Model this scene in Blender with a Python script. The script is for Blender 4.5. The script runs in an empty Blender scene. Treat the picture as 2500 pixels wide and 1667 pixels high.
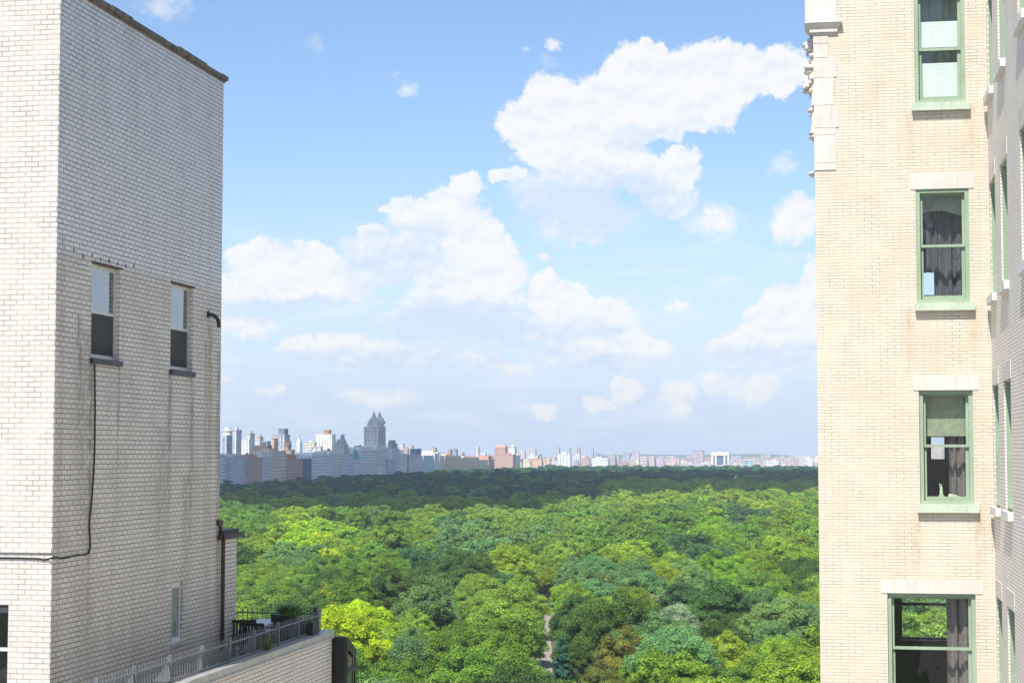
import bpy, math, random
import numpy as np
from mathutils import Vector, Matrix
R = math.radians
SC = bpy.context.scene
C = SC.collection

# ---------------------------------------------------------------- camera
CAMZ = 52.0
F, CX, CY = 4360.0, 1250.0, 833.5
PITCH, YAW = math.atan(272.0 / F), R(10.25)
cam_d = bpy.data.cameras.new("camera"); cam = bpy.data.objects.new("camera", cam_d); C.objects.link(cam)
cam.location = (0, 0, CAMZ); cam.rotation_euler = (math.pi / 2 + PITCH, 0, YAW)
cam_d.sensor_width = 36; cam_d.lens = F / 2500 * 36; cam_d.clip_start = 0.5; cam_d.clip_end = 60000
SC.camera = cam
SC.render.resolution_x, SC.render.resolution_y = 1024, 682

def ray(px, py):
    x, y, z = px - CX, F, -(py - CY)
    c, s = math.cos(PITCH), math.sin(PITCH)
    y, z = y * c - z * s, y * s + z * c
    c, s = math.cos(YAW), math.sin(YAW)
    x, y = x * c - y * s, x * s + y * c
    return x, y, z
def onX(px, py, X): x, y, z = ray(px, py); t = X / x; return Vector((X, y * t, CAMZ + z * t))
def onY(px, py, Y): x, y, z = ray(px, py); t = Y / y; return Vector((x * t, Y, CAMZ + z * t))
def onZ(px, py, Z): x, y, z = ray(px, py); t = (Z - CAMZ) / z; return Vector((x * t, y * t, Z))
def proj(p):
    x, y, z = p[0], p[1], p[2] - CAMZ
    c, s = math.cos(-YAW), math.sin(-YAW); x, y = x * c - y * s, x * s + y * c
    c, s = math.cos(-PITCH), math.sin(-PITCH); y, z = y * c - z * s, y * s + z * c
    return CX + F * x / y, CY - F * z / y

# ---------------------------------------------------------------- sun, exposure
SUN_EL, SUN_AZ = R(57), R(12)          # azimuth west of grid south
sd = bpy.data.lights.new("sun", 'SUN'); sun = bpy.data.objects.new("sun", sd); C.objects.link(sun)
to_sun = Vector((-math.sin(SUN_AZ) * math.cos(SUN_EL), -math.cos(SUN_AZ) * math.cos(SUN_EL), math.sin(SUN_EL)))
sun.rotation_euler = to_sun.to_track_quat('Z', 'Y').to_euler()
sun.location = (0, 0, 100)
sd.energy = 3.6; sd.angle = R(0.5); sd.color = (1.0, 0.955, 0.88)
vs = SC.view_settings; vs.view_transform = 'Standard'; vs.look = 'None'; vs.gamma = 1.0
vs.exposure = 0.82

# ---------------------------------------------------------------- node helper
class NT:
    def __init__(s, tree): s.t = tree; s.n = tree.nodes; s.l = tree.links; s.n.clear()
    def node(s, typ, ins=None, **kw):
        n = s.n.new(typ)
        for k, v in kw.items(): setattr(n, k, v)
        if ins:
            for k, v in ins.items():
                sock = n.inputs[k]
                if isinstance(v, bpy.types.NodeSocket): s.l.new(v, sock)
                else: sock.default_value = v
        return n
    def m(s, op, a, b=0.0, c=0.0, clamp=False):
        n = s.node('ShaderNodeMath', {0: a, 1: b}, operation=op, use_clamp=clamp)
        if op in ('MULTIPLY_ADD', 'COMPARE', 'SMOOTH_MAX', 'SMOOTH_MIN'):
            if isinstance(c, bpy.types.NodeSocket): s.l.new(c, n.inputs[2])
            else: n.inputs[2].default_value = c
        return n.outputs[0]
    def ss(s, x, a, b, o0=0.0, o1=1.0):
        n = s.node('ShaderNodeMapRange', {0: x, 1: a, 2: b, 3: o0, 4: o1}, interpolation_type='SMOOTHSTEP'); return n.outputs[0]
    def vm(s, op, a, b=(0, 0, 0), c=None):
        n = s.node('ShaderNodeVectorMath', {0: a, 1: b}, operation=op)
        if c is not None:
            if isinstance(c, bpy.types.NodeSocket): s.l.new(c, n.inputs[2])
            else: n.inputs[2].default_value = c
        return n.outputs['Value'] if op in ('DOT_PRODUCT', 'LENGTH') else n.outputs[0]
    def mix(s, fac, a, b, blend='MIX'):
        n = s.n.new('ShaderNodeMix'); n.data_type = 'RGBA'; n.blend_type = blend
        for idx, v in ((0, fac), (6, a), (7, b)):
            if isinstance(v, bpy.types.NodeSocket): s.l.new(v, n.inputs[idx])
            else: n.inputs[idx].default_value = v if idx == 0 else (*v[:3], 1)
        return n.outputs[2]
    def noise(s, vec, scale, detail=3, rough=0.5, dim='3D'):
        n = s.node('ShaderNodeTexNoise', {'Scale': scale, 'Detail': detail, 'Roughness': rough}, noise_dimensions=dim)
        if vec is not None: s.l.new(vec, n.inputs['Vector'])
        return n
    def comb(s, x, y, z=0.0): return s.node('ShaderNodeCombineXYZ', {0: x, 1: y, 2: z}).outputs[0]
    def sep(s, v): return s.node('ShaderNodeSeparateXYZ', {0: v}).outputs

# ---------------------------------------------------------------- world: Nishita sky with cumulus clouds by direction
W = bpy.data.worlds.new("World"); SC.world = W; W.use_nodes = True
w = NT(W.node_tree)
sky = w.node('ShaderNodeTexSky', sky_type='NISHITA', sun_disc=False, sun_elevation=SUN_EL,
             sun_rotation=math.pi + SUN_AZ, altitude=50, air_density=1.0, dust_density=1.0, ozone_density=1.0)
tc = w.node('ShaderNodeTexCoord'); dx, dy, dz = w.sep(tc.outputs['Generated'])
az = w.m('MULTIPLY', w.m('ARCTAN2', dx, dy), 57.29578)
el = w.m('MULTIPLY', w.m('ARCSINE', dz), 57.29578)
P0 = w.comb(az, el, 0.0)
nA = w.noise(P0, 0.55, 6, 0.62)           # billow displacement
offs = w.vm('MULTIPLY', w.vm('SUBTRACT', nA.outputs['Color'], (0.5, 0.5, 0.5)), (1.8, 1.3, 0))
nB = w.noise(P0, 2.6, 5, 0.6)
offs2 = w.vm('MULTIPLY', w.vm('SUBTRACT', nB.outputs['Color'], (0.5, 0.5, 0.5)), (0.7, 0.6, 0))
P = w.vm('ADD', w.vm('ADD', P0, offs), offs2)
BLOBS = [  # x, y, rx, ry, weight  in a 1.4x enlargement of the sky area; turned into azimuth / elevation below
 (1080,440,120,95,1.1),(1200,350,130,100,1.1),(1140,510,130,85,1.1),(1310,430,210,170,1.3),(1440,265,110,110,1.1),(1508,195,48,62,1.0),
 (1600,310,230,130,1.3),(1700,245,130,95,1.1),(1810,260,95,95,1.1),(1950,235,135,75,1.0),(1660,400,140,60,1.0),(1560,430,70,50,.9),
 (1300,570,230,95,1.1),(1500,610,160,62,1.0),(1600,570,62,78,1.0),(1560,690,110,50,.6),(1200,660,190,85,.55),(1260,740,230,80,.34),(1900,290,100,50,.9),
 (870,640,60,45,.6),(820,690,120,55,.6),(1000,612,65,32,.6),(640,712,58,40,.8),(720,750,140,75,.6),(555,800,58,45,.8),(620,870,180,100,.55),
 (890,765,85,68,1.2),(905,840,130,85,1.2),(920,930,145,90,1.2),(780,970,110,95,.9),(850,1020,210,90,.7),(780,1100,230,90,.38),(1000,1130,160,80,.3),
 (190,890,115,72,1.2),(310,905,130,75,1.2),(390,970,150,80,1.1),(210,980,180,80,1.1),(100,970,80,60,1.0),(20,1010,60,70,.6),
 (1130,955,58,52,1.1),(1180,1020,130,72,1.1),(1300,1080,150,68,1.1),(1090,1110,130,48,.9),(1220,1120,230,45,.8),(1380,1110,90,60,.9),
 (1250,1190,140,50,.7),(1480,1195,110,62,.8),(1350,1220,230,50,.7),
 (420,1180,85,48,.65),(520,1195,95,52,.65),(645,1150,55,75,.5),(300,1195,85,48,.4),(600,1225,300,42,.45),(900,1245,270,32,.45),(100,1110,130,60,.4),
 (2060,970,70,95,1.2),(1985,1040,95,90,1.1),(1890,1120,95,78,1.1),(1990,1160,160,100,1.2),(1785,1185,80,58,.9),(1900,1215,210,60,.8),
 (1160,153,34,22,.42),(1075,182,26,18,.34),(1150,217,46,25,.2),(668,308,48,36,.36),(622,256,34,16,.22),(352,160,50,34,.14),
 (1945,568,65,42,.3),(1990,745,95,90,.45),(1710,755,115,65,.3),(1125,870,30,26,.26),(1590,1032,50,28,.24),
 (1140,1400,55,32,.38),(1410,1320,75,58,.38),(1335,1378,70,30,.32),(1580,1355,60,58,.38),(1860,1335,80,50,.34),(1740,1320,120,40,.26),
 (190,1332,45,28,.34),(40,1277,36,22,.4),(570,1362,150,28,.26),(-160,10,120,60,.26),(-250,112,30,20,.3)]
env = None
for (bx_, by_, rx, ry, wt) in BLOBS:
    wt = (wt * 1.45 if by_ > 700 else wt * .8) if wt < .5 else wt * 1.25 if wt < .75 else wt
    d = Vector(ray(520 + bx_ / 1.4, by_ / 1.4)).normalized()
    ca, ce = math.degrees(math.atan2(d.x, d.y)), math.degrees(math.asin(d.z))
    ix, iy = 1 / (rx / 1.4 / 74 * 1.08), 1 / (ry / 1.4 / 74 * 1.08)
    q = w.vm('MULTIPLY_ADD', P, (ix, iy, 0), (-ca * ix, -ce * iy, 0))
    v = w.m('MULTIPLY_ADD', w.vm('DOT_PRODUCT', q, q), -wt, wt)
    env = v if env is None else w.m('MAXIMUM', env, v)
# clouds in the rest of the sky, outside the framed part
gen = w.noise(w.vm('MULTIPLY', tc.outputs['Generated'], (1, 1, 2.2)), 2.6, 7, 0.55)
gate = w.m('MAXIMUM', w.ss(el, 16.5, 20), w.m('MAXIMUM', w.ss(az, 6.5, 9), w.ss(az, -27.5, -30)))
gv = w.m('MULTIPLY', w.m('SUBTRACT', gen.outputs[0], 0.55), 4.5)
env = w.m('MAXIMUM', env, w.m('ADD', w.m('MULTIPLY', w.m('ADD', gv, 3.0), gate), -3.0))
nC = w.noise(w.vm('MULTIPLY', P0, (1, 1.25, 1)), 1.1, 8, 0.6)
nD = w.noise(w.vm('MULTIPLY', w.vm('ADD', P0, (-0.10, 0.22, 0)), (1, 1.25, 1)), 1.1, 8, 0.6)
dens = w.m('ADD', env, w.m('MULTIPLY', w.m('SUBTRACT', nC.outputs[0], 0.5), 0.55))
alpha = w.m('MULTIPLY', w.ss(dens, 0.0, 0.46), 0.97)
relief = w.m('MULTIPLY', w.m('SUBTRACT', nC.outputs[0], nD.outputs[0]), 2.3)
# undersides: the thicker, lower part of each mass turns blue grey
SH = [(1290,700,330,90,1.0),(1180,640,120,60,.5),(620,900,180,110,.6),(820,1110,300,80,1.0),(250,1060,260,45,.9),(1180,1130,260,35,.6),(700,800,120,60,.4),
      (1960,1230,260,55,.7),(1300,1240,300,45,.6),(500,1260,500,60,.7),(1000,1180,200,50,.8),(1440,480,120,50,.35),(1620,460,120,35,.3),(1580,720,120,45,.4)]
shd = None
for (bx_, by_, rx, ry, wt) in SH:
    d = Vector(ray(520 + bx_ / 1.4, by_ / 1.4)).normalized()
    ca, ce = math.degrees(math.atan2(d.x, d.y)), math.degrees(math.asin(d.z))
    ix, iy = 1 / (rx / 1.4 / 74 * 1.3), 1 / (ry / 1.4 / 74 * 1.3)
    q = w.vm('MULTIPLY_ADD', P, (ix, iy, 0), (-ca * ix, -ce * iy, 0))
    v = w.m('MULTIPLY_ADD', w.vm('DOT_PRODUCT', q, q), -wt, wt)
    shd = v if shd is None else w.m('MAXIMUM', shd, v)
shade = w.m('ADD', w.m('MULTIPLY', w.m('MAXIMUM', shd, 0.0), 1.25), w.m('SUBTRACT', 0.08, relief), clamp=True)
lit = w.ss(dens, 0.1, 1.0)
CL = 6.1
ccol = w.mix(shade, (CL * .98, CL * .985, CL * 1.0), (CL * .70, CL * .82, CL * 1.0))
veil = w.m('MULTIPLY', w.ss(el, 10.0, 1.0), 0.72)
skyc = w.mix(1.0, sky.outputs[0], (0.90, 0.985, 1.12), 'MULTIPLY')
skyv = w.mix(veil, skyc, (CL * .70, CL * .825, CL * 1.10))
low = w.noise(w.vm('MULTIPLY', P0, (.42, 1.5, 1)), 1.0, 6, .6).outputs[0]
lowa = w.m('MULTIPLY', w.m('MULTIPLY', w.ss(low, .46, .66), w.ss(el, 8.5, 4.5)), w.ss(el, -.5, 1.2, 0, .5))
skyv = w.mix(lowa, skyv, (CL * .88, CL * .945, CL * 1.08))
skyf = w.mix(alpha, skyv, ccol)
bg = w.node('ShaderNodeBackground', {'Color': skyf, 'Strength': 0.092})
w.l.new(bg.outputs[0], w.node('ShaderNodeOutputWorld').inputs[0])
W.cycles.sampling_method = 'MANUAL'; W.cycles.sample_map_resolution = 512

# ---------------------------------------------------------------- mesh helpers
WOFF = {}
class MB:
    def __init__(s): s.v = []; s.f = []; s.mi = []; s.sm = []
    def add(s, vs_, fs, mi=0, sm=False):
        o = len(s.v); s.v += [tuple(p) for p in vs_]; s.f += [tuple(i + o for i in f) for f in fs]
        s.mi += [mi] * len(fs); s.sm += [sm] * len(fs); return s
    def box(s, x0, x1, y0, y1, z0, z1, mi=0):
        x0, x1 = min(x0, x1), max(x0, x1); y0, y1 = min(y0, y1), max(y0, y1); z0, z1 = min(z0, z1), max(z0, z1)
        return s.add([(x0,y0,z0),(x1,y0,z0),(x1,y1,z0),(x0,y1,z0),(x0,y0,z1),(x1,y0,z1),(x1,y1,z1),(x0,y1,z1)],
                     [(0,3,2,1),(4,5,6,7),(0,1,5,4),(1,2,6,5),(2,3,7,6),(3,0,4,7)], mi)
    def frustum(s, x0, x1, y0, y1, z0, X0, X1, Y0, Y1, z1, mi=0):
        return s.add([(x0,y0,z0),(x1,y0,z0),(x1,y1,z0),(x0,y1,z0),(X0,Y0,z1),(X1,Y0,z1),(X1,Y1,z1),(X0,Y1,z1)],
                     [(0,3,2,1),(4,5,6,7),(0,1,5,4),(1,2,6,5),(2,3,7,6),(3,0,4,7)], mi)
    def tube(s, pts, r, n=8, mi=0, r2=None):
        pts = [Vector(p) for p in pts]; rings = []; k = len(pts)
        for i, p in enumerate(pts):
            t = (pts[min(i + 1, k - 1)] - pts[max(i - 1, 0)]).normalized()
            a = t.orthogonal().normalized() if i == 0 else (rings_a - t * rings_a.dot(t)).normalized()
            rings_a = a; b = t.cross(a); rr = r if r2 is None else r + (r2 - r) * i / (k - 1)
            rings.append([p + (a * math.cos(2*math.pi*j/n) + b * math.sin(2*math.pi*j/n)) * rr for j in range(n)])
        vs_ = [q for rg in rings for q in rg]; fs = []
        for i in range(k - 1):
            for j in range(n): fs.append((i*n+j, i*n+(j+1) % n, (i+1)*n+(j+1) % n, (i+1)*n+j))
        s.add(vs_, fs, mi, True); s.add([q for q in rings[0]], [tuple(range(n))[::-1]], mi); s.add([q for q in rings[-1]], [tuple(range(n))], mi)
        return s
    def lathe(s, cx, cy, prof, n=16, mi=0):
        vs_ = []; fs = []
        for (r, z) in prof: vs_ += [(cx + r*math.cos(2*math.pi*j/n), cy + r*math.sin(2*math.pi*j/n), z) for j in range(n)]
        for i in range(len(prof) - 1):
            for j in range(n): fs.append((i*n+j, i*n+(j+1) % n, (i+1)*n+(j+1) % n, (i+1)*n+j))
        fs.append(tuple(range(n))[::-1]); fs.append(tuple((len(prof)-1)*n + j for j in range(n)))
        return s.add(vs_, fs, mi)
    def blob(s, c, r, seed=0, n=2, mi=0, amp=.25):
        rnd = random.Random(seed); ph = [rnd.uniform(0, 6) for _ in range(6)]
        import bmesh
        bm = bmesh.new(); bmesh.ops.create_icosphere(bm, subdivisions=n, radius=1)
        vs_ = []
        for v in bm.verts:
            q = v.co; k = 1 + amp * (math.sin(3*q.x+ph[0]) * math.sin(3*q.y+ph[1]) + .6*math.sin(7*q.z+ph[2]) * math.sin(6*q.x+ph[3]))
            vs_.append((c[0]+q.x*r[0]*k, c[1]+q.y*r[1]*k, c[2]+q.z*r[2]*k))
        fs = [tuple(v.index for v in f.verts) for f in bm.faces]; bm.free()
        return s.add(vs_, fs, mi, True)
    def build(s, name, mats, parent=None):
        off = WOFF.get(parent.name, Vector((0,0,0))) if parent else Vector((0,0,0))
        me = bpy.data.meshes.new(name); o3 = tuple(off)
        me.from_pydata([(a-o3[0], b-o3[1], c-o3[2]) for a, b, c in s.v], [], s.f)
        if not isinstance(mats, (list, tuple)): mats = [mats]
        for m_ in mats: me.materials.append(m_)
        if len(mats) > 1: me.polygons.foreach_set('material_index', s.mi)
        me.polygons.foreach_set('use_smooth', s.sm); me.update()
        o = bpy.data.objects.new(name, me); C.objects.link(o)
        if parent: o.parent = parent
        WOFF[o.name] = off
        return o
def tag(o, label=None, cat=None, group=None, kind=None):
    if label: o['label'] = label
    if cat: o['category'] = cat
    if group: o['group'] = group
    if kind: o['kind'] = kind
    return o
def thing(name, label, cat, loc, group=None):
    o = bpy.data.objects.new(name, None); C.objects.link(o); o.location = loc; o.empty_display_size = .2
    WOFF[o.name] = Vector(loc); return tag(o, label, cat, group)

# ---------------------------------------------------------------- materials
def new_mat(name):
    m = bpy.data.materials.new(name); m.use_nodes = True; n = NT(m.node_tree)
    out = n.node('ShaderNodeOutputMaterial'); b = n.node('ShaderNodeBsdfPrincipled'); n.l.new(b.outputs[0], out.inputs[0])
    return m, n, b, out
def simple(name, col, rough=.6, metal=0.0, var=.12, scale=6.0, bump=0.0, spec=.5):
    m, n, b, out = new_mat(name)
    g = n.node('ShaderNodeNewGeometry')
    no = n.noise(g.outputs['Position'], scale, 5, .6)
    c = n.mix(n.ss(no.outputs[0], .3, .7), tuple(x * (1 - var) for x in col), tuple(min(1, x * (1 + var)) for x in col))
    n.l.new(c, b.inputs['Base Color']); b.inputs['Roughness'].default_value = rough; b.inputs['Metallic'].default_value = metal
    b.inputs['Specular IOR Level'].default_value = spec
    if bump:
        bp = n.node('ShaderNodeBump', {'Strength': bump, 'Distance': .01, 'Height': no.outputs[0]}); n.l.new(bp.outputs[0], b.inputs['Normal'])
    return m
def streaks(n, u, z, base, lst):
    """weathering marks of their own shape: (u0, halfwidth, ztop, length, colour, strength)"""
    nz = n.noise(n.comb(u, n.m('MULTIPLY', z, .35)), 9.0, 4, .6).outputs[0]
    for (u0, hw, zt, ln, col, st) in lst:
        du = n.m('ABSOLUTE', n.m('SUBTRACT', u, u0))
        a = n.ss(du, hw, hw * .2)
        b_ = n.m('MULTIPLY', n.ss(z, zt + .02, zt - .04), n.ss(z, zt - ln, zt - ln * .15))
        f = n.m('MULTIPLY', n.m('MULTIPLY', a, b_), n.m('MULTIPLY', n.ss(nz, .3, .62), st))
        base = n.mix(f, base, col)
    return base
def brick(name, c1, c2, mortar, bw, bh, ms, rough=.5, soot=.25, sootcol=(.3,.25,.18), marks=(), zsplit=None, spec=.5, zoff=0.0, patch=0.0):
    m, n, b, out = new_mat(name)
    g = n.node('ShaderNodeNewGeometry'); x, y, z = n.sep(g.outputs['Position']); u = n.m('ADD', x, y)
    zb = n.m('ADD', z, zoff)
    wob = n.noise(n.comb(u, zb), .8, 2, .5).outputs[0]
    zw = n.m('ADD', zb, n.m('MULTIPLY', n.m('SUBTRACT', wob, .5), .02))
    bt = n.node('ShaderNodeTexBrick', {'Vector': n.comb(u, zw), 'Color1': (0, 0, 0, 1), 'Color2': (1, 1, 1, 1), 'Mortar': (.5, .5, .5, 1),
        'Scale': 1.0, 'Mortar Size': ms, 'Mortar Smooth': .25, 'Brick Width': bw, 'Row Height': bh}, offset=.5, squash=1.0)
    fac = bt.outputs['Fac']; rb = bt.outputs['Color']
    base = n.mix(rb, c1, c2)
    if patch:
        pn = n.noise(n.comb(u, zb), 1.1, 4, .6).outputs[0]
        base = n.mix(n.m('MULTIPLY', n.ss(pn, .42, .7), patch), base, sootcol)
    if zsplit is not None:
        zs, ctop, jit = zsplit
        base = n.mix(n.ss(z, zs - .01, zs + .01), base, n.mix(rb, ctop, tuple(k * .93 for k in ctop)))
    st = n.noise(n.comb(n.m('MULTIPLY', u, 2.6), n.m('MULTIPLY', z, .28)), 1.0, 6, .65).outputs[0]
    fine = n.noise(g.outputs['Position'], 14, 4, .6).outputs[0]
    base = n.mix(n.m('MULTIPLY', n.ss(st, .45, .75), soot), base, n.mix(.5, base, sootcol))
    base = n.mix(n.m('MULTIPLY', n.ss(fine, .45, .8), soot * .6), base, tuple(k * .72 for k in c1))
    base = streaks(n, u, z, base, marks)
    mvar = n.noise(n.comb(u, z), 2.2, 3, .6).outputs[0]
    mcol = n.mix(n.ss(mvar, .3, .7), tuple(k * .75 for k in mortar), tuple(k * 1.25 for k in mortar))
    col = n.mix(fac, base, mcol)
    n.l.new(col, b.inputs['Base Color'])
    rn = n.noise(n.comb(u, z), 3.1, 3, .6).outputs[0]
    rr = n.m('ADD', n.m('MULTIPLY', n.m('SUBTRACT', rn, .5), .25), rough)
    if zsplit is not None: rr = n.m('SUBTRACT', rr, n.m('MULTIPLY', n.ss(z, zs - .01, zs + .01), .12))
    n.l.new(n.m('MAXIMUM', rr, n.m('MULTIPLY', fac, .8)), b.inputs['Roughness'])
    b.inputs['Specular IOR Level'].default_value = spec
    hb = n.m('ADD', n.m('MULTIPLY', n.m('SUBTRACT', 1.0, fac), 1.0), n.m('MULTIPLY', rb, .35))
    bp = n.node('ShaderNodeBump', {'Strength': .6, 'Distance': .012, 'Height': hb}); n.l.new(bp.outputs[0], b.inputs['Normal'])
    return m
def glass(name, ior=1.6, tint=(.96,.98,.97), wav=.002):
    m, n, b, out = new_mat(name)
    n.n.remove(b)
    g = n.node('ShaderNodeNewGeometry'); no = n.noise(g.outputs['Position'], 1.6, 2, .5)
    bp = n.node('ShaderNodeBump', {'Strength': .35, 'Distance': wav * 10, 'Height': no.outputs[0]})
    gl = n.node('ShaderNodeBsdfGlossy', {'Color': (1, 1, 1, 1), 'Roughness': .01, 'Normal': bp.outputs[0]})
    tr = n.node('ShaderNodeBsdfTransparent', {'Color': (*tint, 1)})
    cs = n.m('ABSOLUTE', n.vm('DOT_PRODUCT', g.outputs['Incoming'], g.outputs['Normal'])); f0 = ((ior - 1) / (ior + 1)) ** 2
    fr = n.m('MULTIPLY_ADD', n.m('POWER', n.m('SUBTRACT', 1.0, cs), 5.0), 1 - f0, f0)
    mx = n.node('ShaderNodeMixShader', {0: fr, 1: tr.outputs[0], 2: gl.outputs[0]}); n.l.new(mx.outputs[0], out.inputs[0])
    return m

# positions of the near buildings
LX, LY0 = -12.1, 26.4                       # left building: east face x, south face y
LY1 = onX(546, 210, LX).y                   # its north end
RY = 34.0                                   # right building: south face y
RXW = onY(1993, 700, RY).x; RXC = onY(2421, 900, RY).x
LZT = onX(543, 201, LX).z                   # wall top under the coping
def z_on_LB(px, py): return onX(px, py, LX)

zs_l = z_on_LB(350, 664).z
lw = []   # left windows (y0,y1,z0,z1)
for (a, b_, pyt, pyb) in ((225, 294, 640, 874), (418, 472, 689, 902), (420, 447, 1424, 1572)):
    p0, p1 = z_on_LB(a, pyt), z_on_LB(b_, pyt); q0 = z_on_LB(a, pyb); lw.append((p0.y, p1.y, q0.z, p0.z))
vent_p = z_on_LB(508, 768)
mk_l = [(LX + vent_p.y + .13, .20, vent_p.z - .2, 4.6, (.40, .27, .06), .95), (LX + vent_p.y - .1, .12, vent_p.z - .5, 5.5, (.30, .24, .12), .7),
        (LX + lw[0][0] + .02, .09, lw[0][2], 5.5, (.13, .105, .07), .85), (LX + lw[0][1], .10, lw[0][2], 3.2, (.2, .17, .12), .7),
        (LX + lw[1][0], .16, lw[1][2], 4.2, (.12, .10, .08), .7), (LX + lw[1][1], .18, lw[1][2], 4.4, (.13, .11, .08), .65),
        (LX + lw[0][0] - .45, .14, lw[0][3] - .9, 2.2, (.17, .15, .13), .8), (LX + LY0 + .25, .16, CAMZ + 3.5, 10.0, (.22, .19, .15), .35),
        (LX + LY1 - .10, .20, CAMZ + 2, 8.0, (.22, .17, .09), .8), (LX + LY0 + 1.2, .6, CAMZ + 2, 7.0, (.26, .22, .17), .6),
        (LX + LY0 + 4.6, .5, CAMZ + .5, 4.0, (.25, .21, .16), .5), (LX + LY0 + 5.9, .4, CAMZ - .4, 3.5, (.22, .19, .14), .5)]
M = {}
M['glazed_south'] = brick('glazed_brick_south', (.685,.655,.61), (.62,.585,.535), (.50,.43,.37), .2165, .0815, .010, .38, .28, (.6,.5,.4), zoff=.02)
M['glazed_east'] = brick('glazed_brick_east', (.75,.70,.62), (.68,.635,.56), (.30,.265,.225), .2165, .0815, .0095, .42, .55, (.30,.26,.2),
                         marks=mk_l, zsplit=(zs_l, (.735,.725,.70), 0), zoff=.02, patch=.3)
M['glazed_low'] = brick('glazed_brick_parapet', (.76,.71,.64), (.67,.62,.55), (.27,.235,.2), .2165, .0815, .0095, .42, .3, (.35,.3,.22), zoff=.02)
RB = dict(bw=.262, bh=.0600)
mk_r = []
for (a, b_, pyb) in ((2226, 2367, 279), (2222, 2377, 762), (2241, 2391, 1254)):
    p0, p1 = onY(a, pyb, RY), onY(b_, pyb, RY)
    mk_r += [(RY + p0.x - .03, .12, p0.z + .1, 1.9, (.50,.37,.22), .5), (RY + p1.x, .14, p0.z + .1, 1.6, (.48,.34,.2), .55),
             (RY + (p0.x + p1.x) / 2, .55, p0.z, .5, (.80,.73,.62), .5)]
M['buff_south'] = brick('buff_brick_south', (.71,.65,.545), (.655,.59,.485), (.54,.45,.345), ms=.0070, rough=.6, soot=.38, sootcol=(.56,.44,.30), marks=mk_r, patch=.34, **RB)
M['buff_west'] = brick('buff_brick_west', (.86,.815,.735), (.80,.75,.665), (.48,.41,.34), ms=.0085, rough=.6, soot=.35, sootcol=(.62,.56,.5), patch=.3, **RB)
def stone(name, col, dirt, ds=.5, sc=1.0):
    m, n, b, out = new_mat(name)
    g = n.node('ShaderNodeNewGeometry'); x, y, z = n.sep(g.outputs['Position']); u = n.m('ADD', x, y)
    dr = n.noise(n.comb(n.m('MULTIPLY', u, 9.0 * sc), n.m('MULTIPLY', z, 1.6 * sc)), 1.0, 5, .65).outputs[0]
    sp = n.noise(g.outputs['Position'], 38 * sc, 3, .6).outputs[0]; lg = n.noise(g.outputs['Position'], 2.3, 3, .5).outputs[0]
    c = n.mix(n.ss(lg, .35, .65), col, tuple(k * .9 for k in col))
    c = n.mix(n.m('MULTIPLY', n.ss(dr, .48, .78), ds), c, dirt)
    c = n.mix(n.m('MULTIPLY', n.ss(sp, .64, .72), ds * 1.2), c, tuple(k * .6 for k in dirt))
    n.l.new(c, b.inputs['Base Color']); b.inputs['Roughness'].default_value = .75
    bp = n.node('ShaderNodeBump', {'Strength': .5, 'Distance': .008, 'Height': sp}); n.l.new(bp.outputs[0], b.inputs['Normal']); return m
M['limestone'] = stone('limestone', (.675,.64,.58), (.44,.37,.28), .45)
M['terracotta'] = simple('carved_terracotta', (.66,.60,.53), .7, var=.2, scale=9, bump=.3)
M['green_paint'] = stone('green_paint', (.33,.43,.31), (.24,.28,.19), .5)
M['pale_sill'] = stone('pale_painted_stone', (.54,.63,.50), (.33,.35,.27), .6)
M['white_sill'] = stone('white_painted_stone', (.74,.74,.71), (.42,.38,.31), .6)
M['alu'] = simple('aluminium_frame', (.62,.62,.56), .4, .2, var=.08)
M['white_frame'] = simple('white_window_frame', (.72,.74,.76), .4, var=.05)
M['dark_sill'] = simple('dark_slate_sill', (.055,.055,.065), .5, var=.25)
M['coping'] = simple('weathered_coping_stone', (.16,.14,.12), .8, var=.35, scale=5, bump=.5)
M['metal_coping'] = simple('dull_metal_coping', (.50,.485,.46), .42, .35, var=.12, scale=3, bump=.05)
M['railing'] = simple('galvanised_railing_paint', (.20,.21,.225), .45, .4, var=.15, scale=20)
M['black_rail'] = simple('dark_railing_paint', (.07,.10,.12), .5, .2, var=.2)
M['black_panel'] = simple('black_panel', (.012,.012,.013), .35, var=.3)
M['bronze_pipe'] = simple('bronze_painted_pipe', (.055,.038,.035), .45, .2, var=.3, scale=4)
M['cable'] = simple('black_cable', (.015,.015,.015), .6, var=.2)
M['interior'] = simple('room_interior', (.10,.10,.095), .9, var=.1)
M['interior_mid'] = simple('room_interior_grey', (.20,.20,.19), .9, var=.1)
M['curtain_dark'] = simple('grey_brown_curtain', (.20,.17,.165), .95, var=.25, scale=25)
M['curtain_navy'] = simple('slate_curtain', (.105,.11,.14), .95, var=.25, scale=20)
M['curtain_sheer'] = simple('sheer_curtain', (.36,.42,.36), .95, var=.12, scale=20)
M['blind'] = simple('white_blind_slats', (.80,.85,.83), .6, var=.03)
M['shade'] = simple('olive_roller_shade', (.32,.36,.25), .9, var=.15, scale=8)
M['screen'] = simple('insect_screen', (.05,.052,.055), .7, var=.1)
M['roofdark'] = simple('dark_roofing', (.09,.085,.08), .9, var=.3)
M['paver'] = simple('terrace_pavers', (.25,.23,.21), .9, var=.2)
M['glass'] = glass('window_glass', 1.5)
M['glass_mirror'] = glass('reflective_window_glass', 3.2, (.55,.6,.62))
M['furn'] = simple('dark_wicker', (.02,.018,.017), .6, var=.3, scale=30)
M['tabletop'] = simple('pale_table_top', (.62,.63,.66), .4, var=.05)
M['pot'] = simple('dark_planter', (.03,.028,.027), .5, var=.2)
M['statue'] = simple('pale_green_figurine', (.55,.68,.48), .6, var=.05)
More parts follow.
